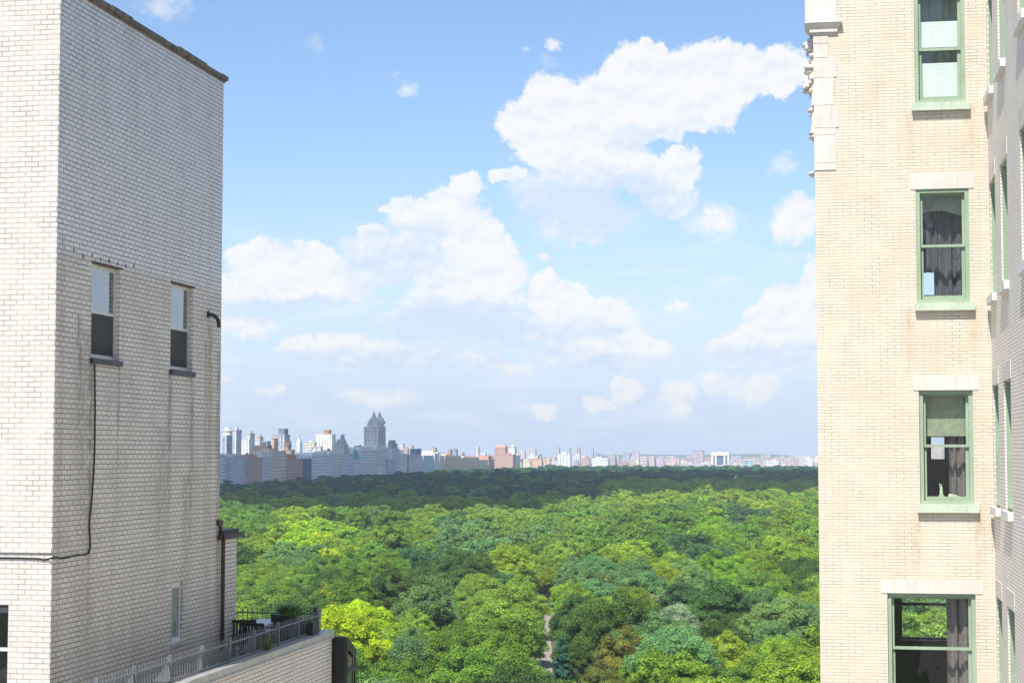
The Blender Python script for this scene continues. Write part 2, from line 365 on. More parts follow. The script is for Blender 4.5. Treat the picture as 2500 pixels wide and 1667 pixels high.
M['paper'] = simple('book_covers', (.70,.72,.60), .8, var=.1, scale=30)
M['rust'] = simple('rusty_iron', (.10,.055,.035), .8, var=.4)

# ---------------------------------------------------------------- wall with openings
def wall(mb, axis, pos, inward, a0, a1, z0, z1, holes, t, mi_face=0, mi_rev=0):
    """axis 'x': wall in a plane of constant y (u = x); axis 'y': plane of constant x (u = y)"""
    us = sorted({a0, a1, *[h[0] for h in holes], *[h[1] for h in holes]}); zz = sorted({z0, z1, *[h[2] for h in holes], *[h[3] for h in holes]})
    def P_(u, d, z): return (u, pos + inward * d, z) if axis == 'x' else (pos + inward * d, u, z)
    for i in range(len(us) - 1):
        for j in range(len(zz) - 1):
            um, zm = (us[i] + us[i+1]) / 2, (zz[j] + zz[j+1]) / 2
            if any(h[0] < um < h[1] and h[2] < zm < h[3] for h in holes): continue
            mb.add([P_(us[i],0,zz[j]), P_(us[i+1],0,zz[j]), P_(us[i+1],0,zz[j+1]), P_(us[i],0,zz[j+1])], [(0,1,2,3)], mi_face)
    for (u0, u1, b0, b1) in [h[:4] for h in holes]:
        for (A, B) in (((u0,b0),(u1,b0)), ((u1,b0),(u1,b1)), ((u1,b1),(u0,b1)), ((u0,b1),(u0,b0))):
            mb.add([P_(A[0],0,A[1]), P_(B[0],0,B[1]), P_(B[0],t,B[1]), P_(A[0],t,A[1])], [(0,1,2,3)], mi_rev)
class Fr:
    """local window frame of reference: u along the wall, d into the wall"""
    def __init__(s, axis, pos, inward): s.a, s.p, s.i = axis, pos, inward
    def box(s, mb, u0, u1, d0, d1, z0, z1, mi=0):
        if s.a == 'x': mb.box(u0, u1, s.p + s.i*d0, s.p + s.i*d1, z0, z1, mi)
        else: mb.box(s.p + s.i*d0, s.p + s.i*d1, u0, u1, z0, z1, mi)
    def pt(s, u, d, z): return (u, s.p + s.i*d, z) if s.a == 'x' else (s.p + s.i*d, u, z)
def ring(fr, mb, u0, u1, z0, z1, d0, d1, wl, wr, wt, wb):
    fr.box(mb, u0, u0 + wl, d0, d1, z0, z1); fr.box(mb, u1 - wr, u1, d0, d1, z0, z1)
    fr.box(mb, u0 + wl, u1 - wr, d0, d1, z1 - wt, z1); fr.box(mb, u0 + wl, u1 - wr, d0, d1, z0, z0 + wb)
def sash_window(bld, fr, u0, u1, z0, z1, zm, fm, gm, cas=.075, d=.03, dep=.2, sash=.055, screen=False, label=None, jamb=True, low_gm=None, sd=.085):
    e_ = sd - .085; k_ = sd / .085
    f = MB(); ring(fr, f, u0, u1, z0, z1, d, d + .1, cas, cas, cas * .9, cas * .9)
    if jamb: ring(fr, f, u0 + .005, u1 - .005, z0 + .005, z1 - .005, d + min(.1, sd + .02), d + dep + .06, cas * .8, cas * .8, cas * .6, cas * .6)
    win = f.build('window', fm, bld)
    if label: win['label'] = label
    a0, a1, b0, b1 = u0 + cas, u1 - cas, z0 + cas * .9, z1 - cas * .9
    s = MB(); ring(fr, s, a0 - .008, a1 + .008, zm - .04, b1 + .008, d + sd, d + sd + .035*k_, sash, sash, .045, .05); s.build('upper_sash', fm, win)
    g = MB(); fr.box(g, a0 + sash - .01, a1 - sash + .01, d + sd + .015*k_, d + sd + .016*k_, zm, b1 - .03); g.build('upper_pane', gm, win)
    s = MB(); ring(fr, s, a0 - .008, a1 + .008, b0 - .008, zm + .01, d + sd + .045*k_, d + sd + .08*k_, sash + .01, sash + .01, .05, .085); s.build('lower_sash', fm, win)
    g = MB(); fr.box(g, a0 + sash, a1 - sash, d + sd + .06*k_, d + sd + .061*k_, b0 + .07, zm - .03); g.build('lower_pane', low_gm or gm, win)
    if screen:
        k = MB(); fr.box(k, a0 + .01, a1 - .01, d + sd + .025*k_, d + sd + .026*k_, b0 + .05, zm - .045); k.build('insect_screen', M['screen'], win)
    return win
def curtain(name, label, fr, u0, u1, z0, z1, d, mat, amp=.03, per=.11, group=None, top=None):
    n = max(12, int((u1 - u0) / .015)); vs_ = []; fs = []; rnd = random.Random(int(abs(u0) * 1000))
    for i in range(n + 1):
        u = u0 + (u1 - u0) * i / n; dd = d + amp * math.sin(2 * math.pi * u / per + .8 * math.sin(u * 23))
        zt = z1 if top is None else top((u - u0) / (u1 - u0))
        vs_ += [fr.pt(u, dd, z0), fr.pt(u, dd + .5 * amp, (z0 + zt) / 2), fr.pt(u, dd, zt)]
    for i in range(n):
        for j in range(2): fs.append((3*i+j, 3*i+3+j, 3*i+4+j, 3*i+1+j))
    mb = MB(); mb.add(vs_, fs, 0, True); o = mb.build(name, mat); return tag(o, label, 'curtain', group)
def room(mb, fr, u0, u1, d0, d1, z0, z1, mi, back_hole=None):
    P_ = fr.pt
    for q in (((u0,d0,z0),(u0,d1,z0),(u0,d1,z1),(u0,d0,z1)), ((u1,d0,z0),(u1,d0,z1),(u1,d1,z1),(u1,d1,z0)),
              ((u0,d0,z0),(u1,d0,z0),(u1,d1,z0),(u0,d1,z0)), ((u0,d0,z1),(u0,d1,z1),(u1,d1,z1),(u1,d0,z1))):
        mb.add([P_(*k) for k in q], [(0,1,2,3)], mi)
    if back_hole is None:
        mb.add([P_(*k) for k in ((u0,d1,z0),(u1,d1,z0),(u1,d1,z1),(u0,d1,z1))], [(0,1,2,3)], mi)

# ================================================================ LEFT BUILDING (white glazed brick)
lb = thing('brick_building', 'white glazed brick building filling the left edge, dark stone coping', 'building', (LX - 6, LY0 + 4, 0))
zst = z_on_LB(119, 1345).z
frL = Fr('y', LX, -1)
mb = MB()
holes = [(a, b_, c, d_) for a, b_, c, d_ in lw]
wall(mb, 'y', LX, -1, LY0, LY1, 0, LZT, holes, .28, 1, 1)
sw = onY(21, 1476, LY0); swh = (sw.x - 1.3, sw.x, sw.z - 1.9, sw.z)
wall(mb, 'x', LY0, 1, LX - 14, LX, 0, LZT, [swh], .25, 0, 0)
mb.add([(LX-14,LY1,0),(LX,LY1,0),(LX,LY1,LZT),(LX-14,LY1,LZT)], [(0,3,2,1)], 1)
mb.add([(LX-14,LY0,0),(LX-14,LY1,0),(LX-14,LY1,LZT),(LX-14,LY0,LZT)], [(0,3,2,1)], 0)
mb.add([(LX-14,LY0,LZT),(LX,LY0,LZT),(LX,LY1,LZT),(LX-14,LY1,LZT)], [(0,1,2,3)], 1)
mb.build('wall', [M['glazed_south'], M['glazed_east']], lb)
# annex and its flat roof with a gutter
AY1 = onX(579, 1330, LX + .0).y; AZ = onX(579, 1308, LX).z
mb = MB(); mb.box(LX - 4, LX - .012, LY1 + .002, AY1, 0, AZ); mb.build('annex', M['glazed_low'], lb)
GZ = onX(560, 1300, LX).z
g = MB(); g.box(LX - 4, LX + .02, LY1 + .01, AY1 + .05, AZ + .002, AZ + .16); g.box(LX - .2, LX + .07, LY1 - .12, AY1 + .22, AZ - .02, AZ + .055)
g.box(LX + .07, LX + .085, LY1 - .12, AY1 + .22, AZ - .02, AZ + .09); g.build('gutter', M['bronze_pipe'], lb)
p = MB(); dpx = LX + .07; dpy = LY1 + .05
p.tube([(dpx, dpy, AZ), (dpx, dpy, onX(534, 1640, LX).z - .6)], .042, 10)
for k in (.9, 2.1): p.tube([(dpx, dpy, AZ - k), (dpx, dpy, AZ - k - .05)], .052, 10)
p.box(LX - .02, dpx + .05, dpy - .07, dpy + .07, AZ - .02, AZ + .1)
p.box(LX - .0, LX + .07, LY1 - .16, LY1 + .02, AZ + .26, AZ + .37); p.tube([(LX + .03, LY1 - .02, AZ + .3), (LX + .05, LY1 + .04, AZ + .02)], .03, 8)
p.build('downpipe', M['bronze_pipe'], lb)
# coping of uneven stones
cp = MB(); rnd = random.Random(4); y = LY0 - .07
while y < LY1 + .05:
    L = min(rnd.uniform(.55, .95), LY1 + .07 - y); t = rnd.uniform(-.012, .012)
    cp.box(LX - .4, LX + .075 + t, y + .004, y + L, LZT + .045, LZT + .125 + t); y += L
x = LX - .42
while x > LX - 14: cp.box(x - .8, x - .005, LY0 - .075, LY0 + .3, LZT + .045, LZT + .15); x -= .81
cp.box(LX - .4, LX + .035, LY0 - .03, LY1 + .03, LZT + .001, LZT + .044); cp.build('coping', M['coping'], lb)
led = MB(); led.box(LX - 14, LX + .0, LY0 - .03, LY0 - .001, onY(60, 1348, LY0).z, onY(60, 1340, LY0).z); led.build('string_course', M['glazed_south'], lb)
# east windows
for i, (a, b_, c, d_) in enumerate(lw):
    if i < 2:
        zm = z_on_LB(*((250, 760) if i == 0 else (436, 799))).z
        wn = sash_window(lb, frL, a, b_, c, d_, zm, M['alu'], M['glass_mirror'], cas=.035, d=.075, dep=.12, sash=.025, screen=True, sd=.02)
        s = MB(); frL.box(s, a - .03, b_ + .03, -.06, .1, c - .09, c + .001); s.build('sill', M['dark_sill'], wn)
        s = MB(); frL.box(s, a - .03, b_ + .08, -.012, .1, d_ - .004, d_ + .022); s.build('lintel', M['rust'], wn)
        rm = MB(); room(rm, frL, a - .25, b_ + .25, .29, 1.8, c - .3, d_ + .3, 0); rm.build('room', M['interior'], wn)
    else:
        f = MB(); ring(frL, f, a, b_, c, d_, .055, .2, .02, .035, .1, .1); ring(frL, f, a + .004, b_ - .004, c + .004, d_ - .004, .201, .29, .03, .05, .05, .05); wn = f.build('window', M['white_frame'], lb)
        gq = MB(); frL.box(gq, a + .02, b_ - .035, .065, .066, c + .1, d_ - .1); gq.build('pane', M['glass'], wn)
        s = MB(); frL.box(s, a - .03, b_ + .02, -.05, .12, c - .05, c + .002); s.build('sill', M['metal_coping'], wn)
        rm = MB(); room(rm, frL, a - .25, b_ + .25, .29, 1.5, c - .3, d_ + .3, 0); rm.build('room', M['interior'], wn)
frS = Fr('x', LY0, 1)
wn = sash_window(lb, frS, *swh, onY(10, 1586, LY0).z, M['white_frame'], M['glass'], cas=.06, d=.12, dep=.1, sash=.04)
hd = MB(); frS.box(hd, swh[0], swh[1] + .0, .03, .12, swh[3] - .13, swh[3] - .001); hd.build('head_panel', M['dark_sill'], wn)
rm = MB(); room(rm, frS, swh[0] - .2, swh[1] + .2, .26, 2.2, swh[2] - .2, swh[3] + .2, 0); rm.build('room', M['interior_mid'], wn)
# weep ties over the lintels
rr = random.Random(2)
for k in range(8):
    yy = lw[0][0] - .75 + k * .36; tb = MB(); tb.box(LX - .01, LX + .012, yy, yy + .022, lw[0][3] + .01 + rr.uniform(0, .09), lw[0][3] + .09 + rr.uniform(0, .06)); tb.build('wall_tie', M['rust'], lb)
# bent vent pipe
v = MB(); vp = vent_p
v.tube([(LX - .02, vp.y, vp.z), (LX + .08, vp.y + .01, vp.z + .0), (LX + .15, vp.y + .06, vp.z - .05), (LX + .18, vp.y + .1, vp.z - .13), (LX + .185, vp.y + .12, vp.z - .24)], .038, 10)
v.tube([(LX - .01, vp.y, vp.z), (LX + .02, vp.y, vp.z)], .075, 12); v.build('vent_pipe', M['bronze_pipe'], lb)
# cable
cpts = [(226,878),(229,893),(229.5,940),(230,1000),(229.5,1060),(229,1100),(226,1160),(221,1228),(217,1262),(216,1285),(217,1305),(218,1320),(217.5,1340),(214,1350),(205,1354),(190,1354),(171,1358),(155,1362),(145,1363),(136,1360),(121,1362)]
pts = [z_on_LB(a, b_) + Vector((.018, 0, 0)) for a, b_ in cpts]
pts += [onY(a, b_, LY0 - .015) for a, b_ in ((117,1364),(108,1366),(95,1363),(60,1362),(0,1361),(-300,1360))]
cb = MB(); cb.tube(pts, .0135, 6); tag(cb.build('cable', M['cable']), 'black cable looping down the white brick wall from the left window', 'cable')

# ---------------------------------------------------------------- terrace block with parapet, rails
PX = -10.9; pe = onX(816, 1537, PX); PZ = pe.z; PY1 = pe.y; PZb = onX(816, 1554, PX).z
ter = thing('terrace_wing', 'lower brick wing carrying the railed roof terrace beside the white building', 'building', ((PX + LX) / 2, 30, 0))
FZ = PZ - .42
mb = MB(); mb.box(PX - .25, PX - .03, LY0 - 8, PY1 - .08, 0, PZb); mb.box(-16.5, PX - .252, PY1 - .3, PY1 - .08, 0, PZb)
mb.build('wall', M['glazed_low'], ter)
mb = MB(); mb.box(-16.5, PX - .252, LY0 - 8, PY1 - .31, FZ - .3, FZ); mb.build('floor', M['paver'], ter)
cp = MB(); ys = [LY0 - 8, 24.2, 27.6, 31.2, 34.8, PY1]
for a, b_ in zip(ys[:-1], ys[1:]):
    cp.box(PX - .40, PX, a + .006, b_, PZb, PZ); cp.box(PX, PX + .018, a + .006, b_, PZb - .012, PZb + .02)
cp.box(-16.5, PX - .402, PY1 - .38, PY1, PZb, PZ)
cp.build('coping', M['metal_coping'], ter)

def rail_bar(mb, a, b_, r): mb.tube([a, b_], r, 6)
RX = -11.15; rt = onX(790, 1497.5, RX).z; rb_ = onX(790, 1533, RX).z
er = thing('railing', 'long low metal railing along the east parapet, pale near end and dark far end', 'railing', (RX, 32, PZ))
bars = MB(); rail_bar(bars, (RX, LY0 - 6, rt), (RX, PY1 - .22, rt), .017); rail_bar(bars, (RX, LY0 - 6, rb_), (RX, PY1 - .22, rb_), .017); bars.build('rails', M['railing'], er)
py_ = [onX(q, 1600, RX).y for q in (237, 329, 415, 493, 559, 619, 678, 727, 776)]
pk0 = None; yy = LY0 - 2.0
def clone(o, parent, loc):
    c = o.copy(); C.objects.link(c); c.parent = parent; c.location = loc; return c
while yy < PY1 - .22:
    if pk0 is None:
        k = MB(); k.box(RX - .007, RX + .007, yy - .007, yy + .007, rb_ - .03, rt + .10); pk0 = k.build('picket', M['railing'], er); y_first = yy
    else: clone(pk0, er, (0, yy - y_first, 0))
    yy += .122
pp = None
for q in [py_[0] - 1.5] + py_:
    if pp is None:
        k = MB(); k.box(RX - .03, RX + .03, q - .022, q + .022, PZ, rt + .12)
        k.add([(RX - .03, q - .012, PZ + .02), (RX - .03, q + .012, PZ + .02), (RX - .28, q + .012, PZ + .02), (RX - .28, q - .012, PZ + .02), (RX - .03, q - .012, rt), (RX - .03, q + .012, rt)],
              [(0,3,2,1), (0,1,5,4), (1,2,5), (0,4,3), (2,3,4,5)])
        pp = k.build('post', M['railing'], er); q0_ = q
    else: clone(pp, er, (0, q - q0_, 0))
nr = thing('railing', 'dark picket railing across the far north edge of the terrace', 'railing', (-13, PY1 - .2, PZ))
NY = PY1 - .2; xe = RX - .06
bars = MB(); rail_bar(bars, (-15.5, NY, rt + .02), (xe, NY, rt + .02), .014); rail_bar(bars, (-15.5, NY, rb_ - .1), (xe, NY, rb_ - .1), .014); bars.build('rails', M['black_rail'], nr)
pk0 = None; x = xe - .05
while x > -15.4:
    if pk0 is None: k = MB(); k.box(x - .006, x + .006, NY - .006, NY + .006, PZ, rt + .14); pk0 = k.build('picket', M['black_rail'], nr); x0_ = x
    else: clone(pk0, nr, (x - x0_, 0, 0))
    x -= .112
k = MB(); k.box(xe - .1, xe - .02, NY - .04, NY + .04, PZ, rt + .16); k.build('post', M['black_rail'], nr)

# terrace furniture
def onF(px, Y): p = onY(px, 1600, Y); return Vector((p.x, Y, FZ))
def chair(px, Y, yaw, label, tall=.92):
    base = onF(px, Y); r = thing('terrace_chair', label, 'chair', (0, 0, 0), 'terrace chairs'); r.location = base; r.rotation_euler.z = yaw
    s = MB(); s.box(-.27, .27, -.26, .26, .40, .46); s.build('seat', M['furn'], r)
    s = MB(); s.box(-.27, .27, .235, .275, .46, .60); s.box(-.27, .27, .235, .275, .86, tall)
    for i in range(9): s.box(-.27 + i * .0625, -.235 + i * .0625, .24, .27, .60, .86)
    s.build('backrest', M['furn'], r)
    for sx in (-.25, .25):
        for sy in (-.24, .24):
            s = MB(); s.box(sx - .02, sx + .02, sy - .02, sy + .02, 0, .40); s.build('leg', M['furn'], r)
        s = MB(); s.box(sx - .025, sx + .025, -.24, .235, .64, .67); s.box(sx - .02, sx + .02, -.24, -.2, .46, .64); s.build('armrest', M['furn'], r)
    return r
chair(596, 35.3, 3.35, 'dark slatted terrace chair right beside the brick annex wall')
chair(662, 36.0, -.5, 'dark slatted terrace chair between the table and the tall grass planter')
chair(628, 34.7, 3.0, 'dark slatted terrace chair in the middle, closest behind the railing')
tb_ = onF(636, 36.2)
t = thing('terrace_table', 'pale topped dining table on the roof terrace', 'table', tb_)
s = MB(); s.box(tb_.x - .28, tb_.x + .26, tb_.y - .5, tb_.y + .8, FZ + .72, FZ + .76); s.build('table_top', M['tabletop'], t)
for sx in (-.22, .20):
    for sy in (-.42, .72):
        s = MB(); s.box(tb_.x + sx - .03, tb_.x + sx + .03, tb_.y + sy - .03, tb_.y + sy + .03, FZ, FZ + .72); s.build('leg', M['furn'], t)
def leafmat(name, c1, c2):
    m, n, b, out = new_mat(name)
    g = n.node('ShaderNodeNewGeometry'); no = n.noise(g.outputs['Position'], 9, 3, .6)
    n.l.new(n.mix(no.outputs[0], c1, c2), b.inputs['Base Color']); b.inputs['Roughness'].default_value = .6
    return m
M['grassleaf'] = leafmat('grass_blades', (.08,.17,.05), (.17,.28,.09)); M['spike'] = leafmat('spiky_leaves', (.20,.19,.02), (.07,.10,.02))
def planter(px, Yp, w_, h, label, plant, mat, n, L, spread, y_off=0):
    p0 = onF(px, Yp); r = thing('planter', label, 'planter', p0)
    s = MB(); s.frustum(p0.x - w_*.42, p0.x + w_*.42, p0.y - w_*.42, p0.y + w_*.42, FZ, p0.x - w_/2, p0.x + w_/2, p0.y - w_/2, p0.y + w_/2, FZ + h); s.build('pot', M['pot'], r)
    g = MB(); rn = random.Random(px)
    for i in range(n):
        a = rn.uniform(0, 6.28); rr_ = rn.uniform(0, w_ * .4); b0 = Vector((p0.x + rr_ * math.cos(a), p0.y + rr_ * math.sin(a), FZ + h - .02))
        dr = Vector((math.cos(a), math.sin(a), 0)) * spread * rn.uniform(.2, 1); l = L * rn.uniform(.7, 1.05); sd_ = Vector((-math.sin(a), math.cos(a), 0)) * .012
        m1 = b0 + dr * .35 + Vector((0, 0, l * .6)); m2 = b0 + dr + Vector((0, 0, l))
        g.add([b0 - sd_, b0 + sd_, m1 + sd_, m1 - sd_, m2], [(0,1,2,3), (3,2,4)])
    g.build(plant, mat, r)
planter(705, 36.95, .46, .80, 'tall dark planter with a mound of fine green grass', 'grass_plant', M['grassleaf'], 300, .32, .34)
planter(641, 34.2, .26, .16, 'low pot with yellow-green spiky leaves behind the railing', 'spiky_plant', M['spike'], 60, .62, .3)
planter(750, 37.25, .36, .66, 'dark planter box by the far corner post, little foliage', 'low_plant', M['grassleaf'], 60, .12, .2)
# dark bay
bay = thing('glazed_bay', 'black panelled glass bay with a sloping top beyond the parapet end', 'bay window', (PX + .2, PY1 + .6, 0))
bx0 = onY(808, 1560, PY1 + .02).x; bx1 = onY(843, 1560, PY1 + .02).x; bz = onY(812, 1553, PY1 + .02).z
by2 = onX(869, 1590, bx1).y; bz2 = onX(868, 1584, bx1).z; bya = onX(846, 1556, bx1).y
zlo = bz - 7
s = MB(); s.add([(bx0,PY1+.02,zlo),(bx1,PY1+.02,zlo),(bx1,PY1+.02,bz),(bx0,PY1+.02,bz),
                 (bx0,by2,zlo),(bx1 - .02,by2,zlo),(bx1 - .02,by2,bz2),(bx0,by2,bz2),(bx0,bya,bz),(bx1 - .02,bya,bz),(bx1-.02,bya,zlo)],
                [(0,1,2,3),(3,2,9,8),(8,9,6,7),(0,3,8,7,4),(5,4,7,6)])
s.add([(bx1-.001,PY1+.02,zlo),(bx1-.001,bya+.05,zlo),(bx1-.001,bya+.05,bz-.02),(bx1-.001,PY1+.02,bz)], [(0,1,2,3)])
s.build('panel', M['black_panel'], bay)
fz = [bz2 - .35, bz2 - .47, bz2 - 2.3]
def yy_top(y): return bz + (bz2 - bz) * (y - bya) / (by2 - bya)
s = MB(); xx0, xx1 = bx1 - .03, bx1 + .01
s.add([(xx1, bya, zlo), (xx1, bya + .1, zlo), (xx1, bya + .1, yy_top(bya + .1)), (xx1, bya, bz)], [(0,1,2,3)])
s.add([(xx1, by2 - .09, zlo), (xx1, by2, zlo), (xx1, by2, bz2), (xx1, by2 - .09, yy_top(by2 - .09))], [(0,1,2,3)])
s.add([(xx1, bya + .1, yy_top(bya + .1) - .25), (xx1, by2 - .09, yy_top(by2 - .09) - .22), (xx1, by2 - .09, yy_top(by2 - .09)), (xx1, bya + .1, yy_top(bya + .1))], [(0,1,2,3)])
s.box(xx0, xx1 + .002, bya + .1, by2 - .09, fz[1], fz[0]); s.box(xx0, xx1 + .002, bya + .1, by2 - .09, fz[2] - .15, fz[2])
s.box(xx0, xx1 + .002, bya + .1, by2 - .09, zlo, zlo + .2); s.build('frame', M['black_panel'], bay)
s = MB(); s.add([(xx0, bya + .05, zlo), (xx0, by2 - .05, zlo), (xx0, by2 - .05, bz2 - .05), (xx0, bya + .05, bz - .05)], [(0,1,2,3)]); s.build('pane', M['glass_mirror'], bay)

# ================================================================ RIGHT BUILDING (buff brick, green windows)
rb = thing('brick_building', 'tall buff brick building at the right with green sash windows and white lintels', 'building', (RXC + 2, RY + 2, 0))
RZT = CAMZ + 11.5; RD = 5.6; RYN = RY + RD
frR = Fr('x', RY, 1)
def YW(px, py): p = onY(px, py, RY); return p.x, p.z
W_ = []   # u0,u1,z0,z1,zmid
for (a, b_, pt_, pb, pm) in ((2232, 2356, -18, 254, 118), (2237, 2367, 463, 740, 598), (2245, 2377, 953, 1231, 1086), (2168, 2384, 1447, 1723, 1580)):
    W_.append((YW(a, (pt_ + pb) / 2)[0], YW(b_, (pt_ + pb) / 2)[0], YW(a, pb)[1], YW(a, pt_)[1], YW(a, pm)[1]))
back = {1: (2240, 2300, 640, 725), 2: (2268, 2312, 1061, 1126), 3: (2196, 2318, 1440, 1561)}
bh = {k: (onY(a, c, RYN - .25).x, onY(b_, c, RYN - .25).x, onY(a, d_, RYN - .25).z, onY(a, c, RYN - .25).z) for k, (a, b_, c, d_) in back.items()}
mb = MB()
wall(mb, 'x', RY, 1, RXW, RXC, 0, RZT, [x_[:4] for x_ in W_], .3, 0, 0)
wall(mb, 'x', RYN, -1, RXW, RXC + 6, 0, RZT, list(bh.values()), .3, 0, 0)
# west wall of the projecting wing seen at the right edge
CW = []
cz = []
for (sa, la) in ((('s', 2425, 209), None), (('s', 2428, 719), ('l', 2424, 436)), (('s', 2430, 1236), ('l', 2424, 942)), (None, ('l', 2430, 1452))):
    zl = onX(la[1], la[2], RXC).z if la else None; zs = onX(sa[1], sa[2], RXC).z if sa else None
    cz.append((zs, zl))
H0 = cz[1][1] - cz[1][0]
zz_ = [(cz[0][0], cz[0][0] + H0), (cz[1][0], cz[1][1]), (cz[2][0], cz[2][1]), (cz[3][1] - H0, cz[3][1]), (cz[3][1] - H0 - 3.8, cz[3][1] - 3.8)]
cy = [(onX(2429.5, 500, RXC).y, onX(2416.5, 500, RXC).y), (onX(2459.5, 500, RXC).y, onX(2443, 500, RXC).y), (onX(2514, 500, RXC).y, onX(2493, 500, RXC).y), (24.3, 25.2)]
cy[0] = (min(cy[0]), min(max(cy[0]), RY - .12))
for c_ in cy:
    for z_ in zz_: CW.append((min(c_), max(c_), *z_))
wall(mb, 'y', RXC, 1, 8.0, RY, 0, RZT, CW, .12, 1, 1)
mb.add([(RXW,RY,0),(RXW,RYN,0),(RXW,RYN,RZT),(RXW,RY,RZT)], [(0,3,2,1)], 0)
mb.add([(RXC,8,0),(RXC+6,8,0),(RXC+6,8,RZT),(RXC,8,RZT)], [(0,1,2,3)], 1)
mb.add([(RXC+6,8,0),(RXC+6,RYN,0),(RXC+6,RYN,RZT),(RXC+6,8,RZT)], [(0,1,2,3)], 1)
mb.add([(RXW,RY,RZT),(RXC,RY,RZT),(RXC,RYN,RZT),(RXW,RYN,RZT)], [(0,1,2,3)], 0)
mb.add([(RXC,8,RZT),(RXC+6,8,RZT),(RXC+6,RYN,RZT),(RXC,RYN,RZT)], [(0,1,2,3)], 0)
mb.build('wall', [M['buff_south'], M['buff_west']], rb)
lint = {1: (2222, 2377, 425, 459), 2: (2230, 2389, 915, 948), 3: (2153, 2398, 1413, 1447), 0: (2220, 2370, -56, -22)}
sill = {0: (2226, 2367, 256, 274), 1: (2234, 2379, 741, 758), 2: (2240, 2390, 1233, 1250), 3: (2160, 2395, 1725, 1742)}
wins = []
for i, (u0, u1, z0, z1, zm) in enumerate(W_):
    wn = sash_window(rb, frR, u0, u1, z0, z1, zm, M['green_paint'], M['glass'], cas=.075, d=.02 if i < 2 else .055, dep=.16, sash=.058)
    wins.append(wn)
    a, b_, c, d_ = lint[i]; s = MB(); frR.box(s, YW(a, c)[0], YW(b_, c)[0], -.012, .1, z1 + .003, YW(a, c)[1]); s.build('lintel', M['limestone'], wn)
    a, b_, c, d_ = sill[i]; s = MB(); zt = z0 - .002
    frR.box(s, YW(a, c)[0], YW(b_, c)[0], -.11, .05, zt - .145, zt); s.build('sill', M['pale_sill'], wn)
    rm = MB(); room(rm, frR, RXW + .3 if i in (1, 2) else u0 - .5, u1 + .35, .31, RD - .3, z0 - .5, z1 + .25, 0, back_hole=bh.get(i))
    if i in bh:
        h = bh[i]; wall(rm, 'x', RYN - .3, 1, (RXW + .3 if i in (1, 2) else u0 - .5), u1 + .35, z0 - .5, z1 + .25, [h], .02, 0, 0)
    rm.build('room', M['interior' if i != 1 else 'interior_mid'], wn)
    if i in bh:
        h = bh[i]; fb = Fr('x', RYN, -1); f = MB(); ring(fb, f, *h, .05, .12, .05, .05, .05, .05)
        if i == 3: fb.box(f, h[0] + .05, h[1] - .05, .06, .11, h[3] - .33, h[3] - .27)
        f.build('rear_frame', M['black_panel'], wn)
# blinds, shade and curtains
u0, u1, z0, z1, zm = W_[0]
for (za, zb_, d) in ((zm + .04, onY(2250, 52, RY).z, .14), (z0 + .13, onY(2250, 152, RY).z, .19)):
    bl = MB(); z = za
    while z < zb_: frR.box(bl, u0 + .12, u1 - .12, d + .05, d + .075, z, z + .034); z += .038
    frR.box(bl, u0 + .12, u1 - .12, d + .077, d + .08, za, zb_ - .01)
    tag(bl.build('blind', M['blind'], wins[0]))
curtain('curtain', 'sheer pale curtain hanging behind the topmost green window', frR, u0 - .1, u1 + .05, z0 - .1, z1 + .1, .42, M['curtain_sheer'], .035, .16, 'window curtains')
u0, u1, z0, z1, zm = W_[1]
curtain('curtain', 'dark slate curtain panel on the right side of the second window from top', frR, u0 + .34, u1 + .1, z0 - .2, z1 + .1, .5, M['curtain_navy'], .045, .17, 'window curtains')
curtain('curtain', 'dark slate curtain gathered on the left of the second window from top', frR, u0 - .1, u0 + .42, onY(2260, 660, RY).z, z1 + .1, .46, M['curtain_navy'], .04, .15, 'window curtains')
curtain('valance', 'scalloped pale green valance across the top of the second window', frR, u0 + .05, u1 - .02, onY(2260, 520, RY).z, z1 + .05, .40, M['curtain_sheer'], .01, .3, 'window curtains',
        )
v_ = bpy.data.objects['valance'].data
zc = onY(2260, 523, RY).z
for vv in v_.vertices:
    if vv.co.z <= zc + .03: vv.co.z = zc + .11 * math.sin((vv.co.x - u0) / (u1 - u0) * math.pi * 1.1 + .1)
u0, u1, z0, z1, zm = W_[2]
rs = MB(); frR.box(rs, u0 + .1, u1 - .1, .32, .325, onY(2260, 1064, RY).z, z1 + .1); rs.build('roller_shade', M['shade'], wins[2])
curtain('curtain', 'grey brown curtain at the right of the third window from top', frR, u1 - .42, u1 - .02, z0 - .2, z1 + .1, .45, M['curtain_dark'], .04, .14, 'window curtains')
u0, u1, z0, z1, zm = W_[3]
curtain('curtain', 'long grey brown curtain at the right of the wide bottom window', frR, onY(2314, 1500, RY).x, u1 - .1, z0 - .2, z1 + .1, .42, M['curtain_dark'], .05, .17, 'window curtains')
# figurine and books on the third window's ledge
u0, u1, z0, z1, zm = W_[2]
fx = onY(2298, 1200, RY + .28).x; fz_ = z0 + .13
s = MB(); frR.box(s, u0 + .15, u1 - .1, .24, .31, fz_ - .03, fz_); s.build('inner_ledge', M['pale_sill'], wins[2])
s = MB(); s.box(fx - .045, fx + .045, RY + .245, RY + .3, fz_ + .001, fz_ + .04); s.lathe(fx, RY + .272, [(.034, fz_ + .04), (.03, fz_ + .1), (.024, fz_ + .15), (.026, fz_ + .18), (.01, fz_ + .195), (.014, fz_ + .21), (.012, fz_ + .23), (.003, fz_ + .24)], 12)
s.tube([(fx - .018, RY + .272, fz_ + .175), (fx - .028, RY + .272, fz_ + .215), (fx - .03, RY + .272, fz_ + .262)], .006, 6)
tag(s.build('figurine', M['statue']), 'small pale green robed figurine with raised arm behind the third window', 'figurine')
bx_ = fx + .14
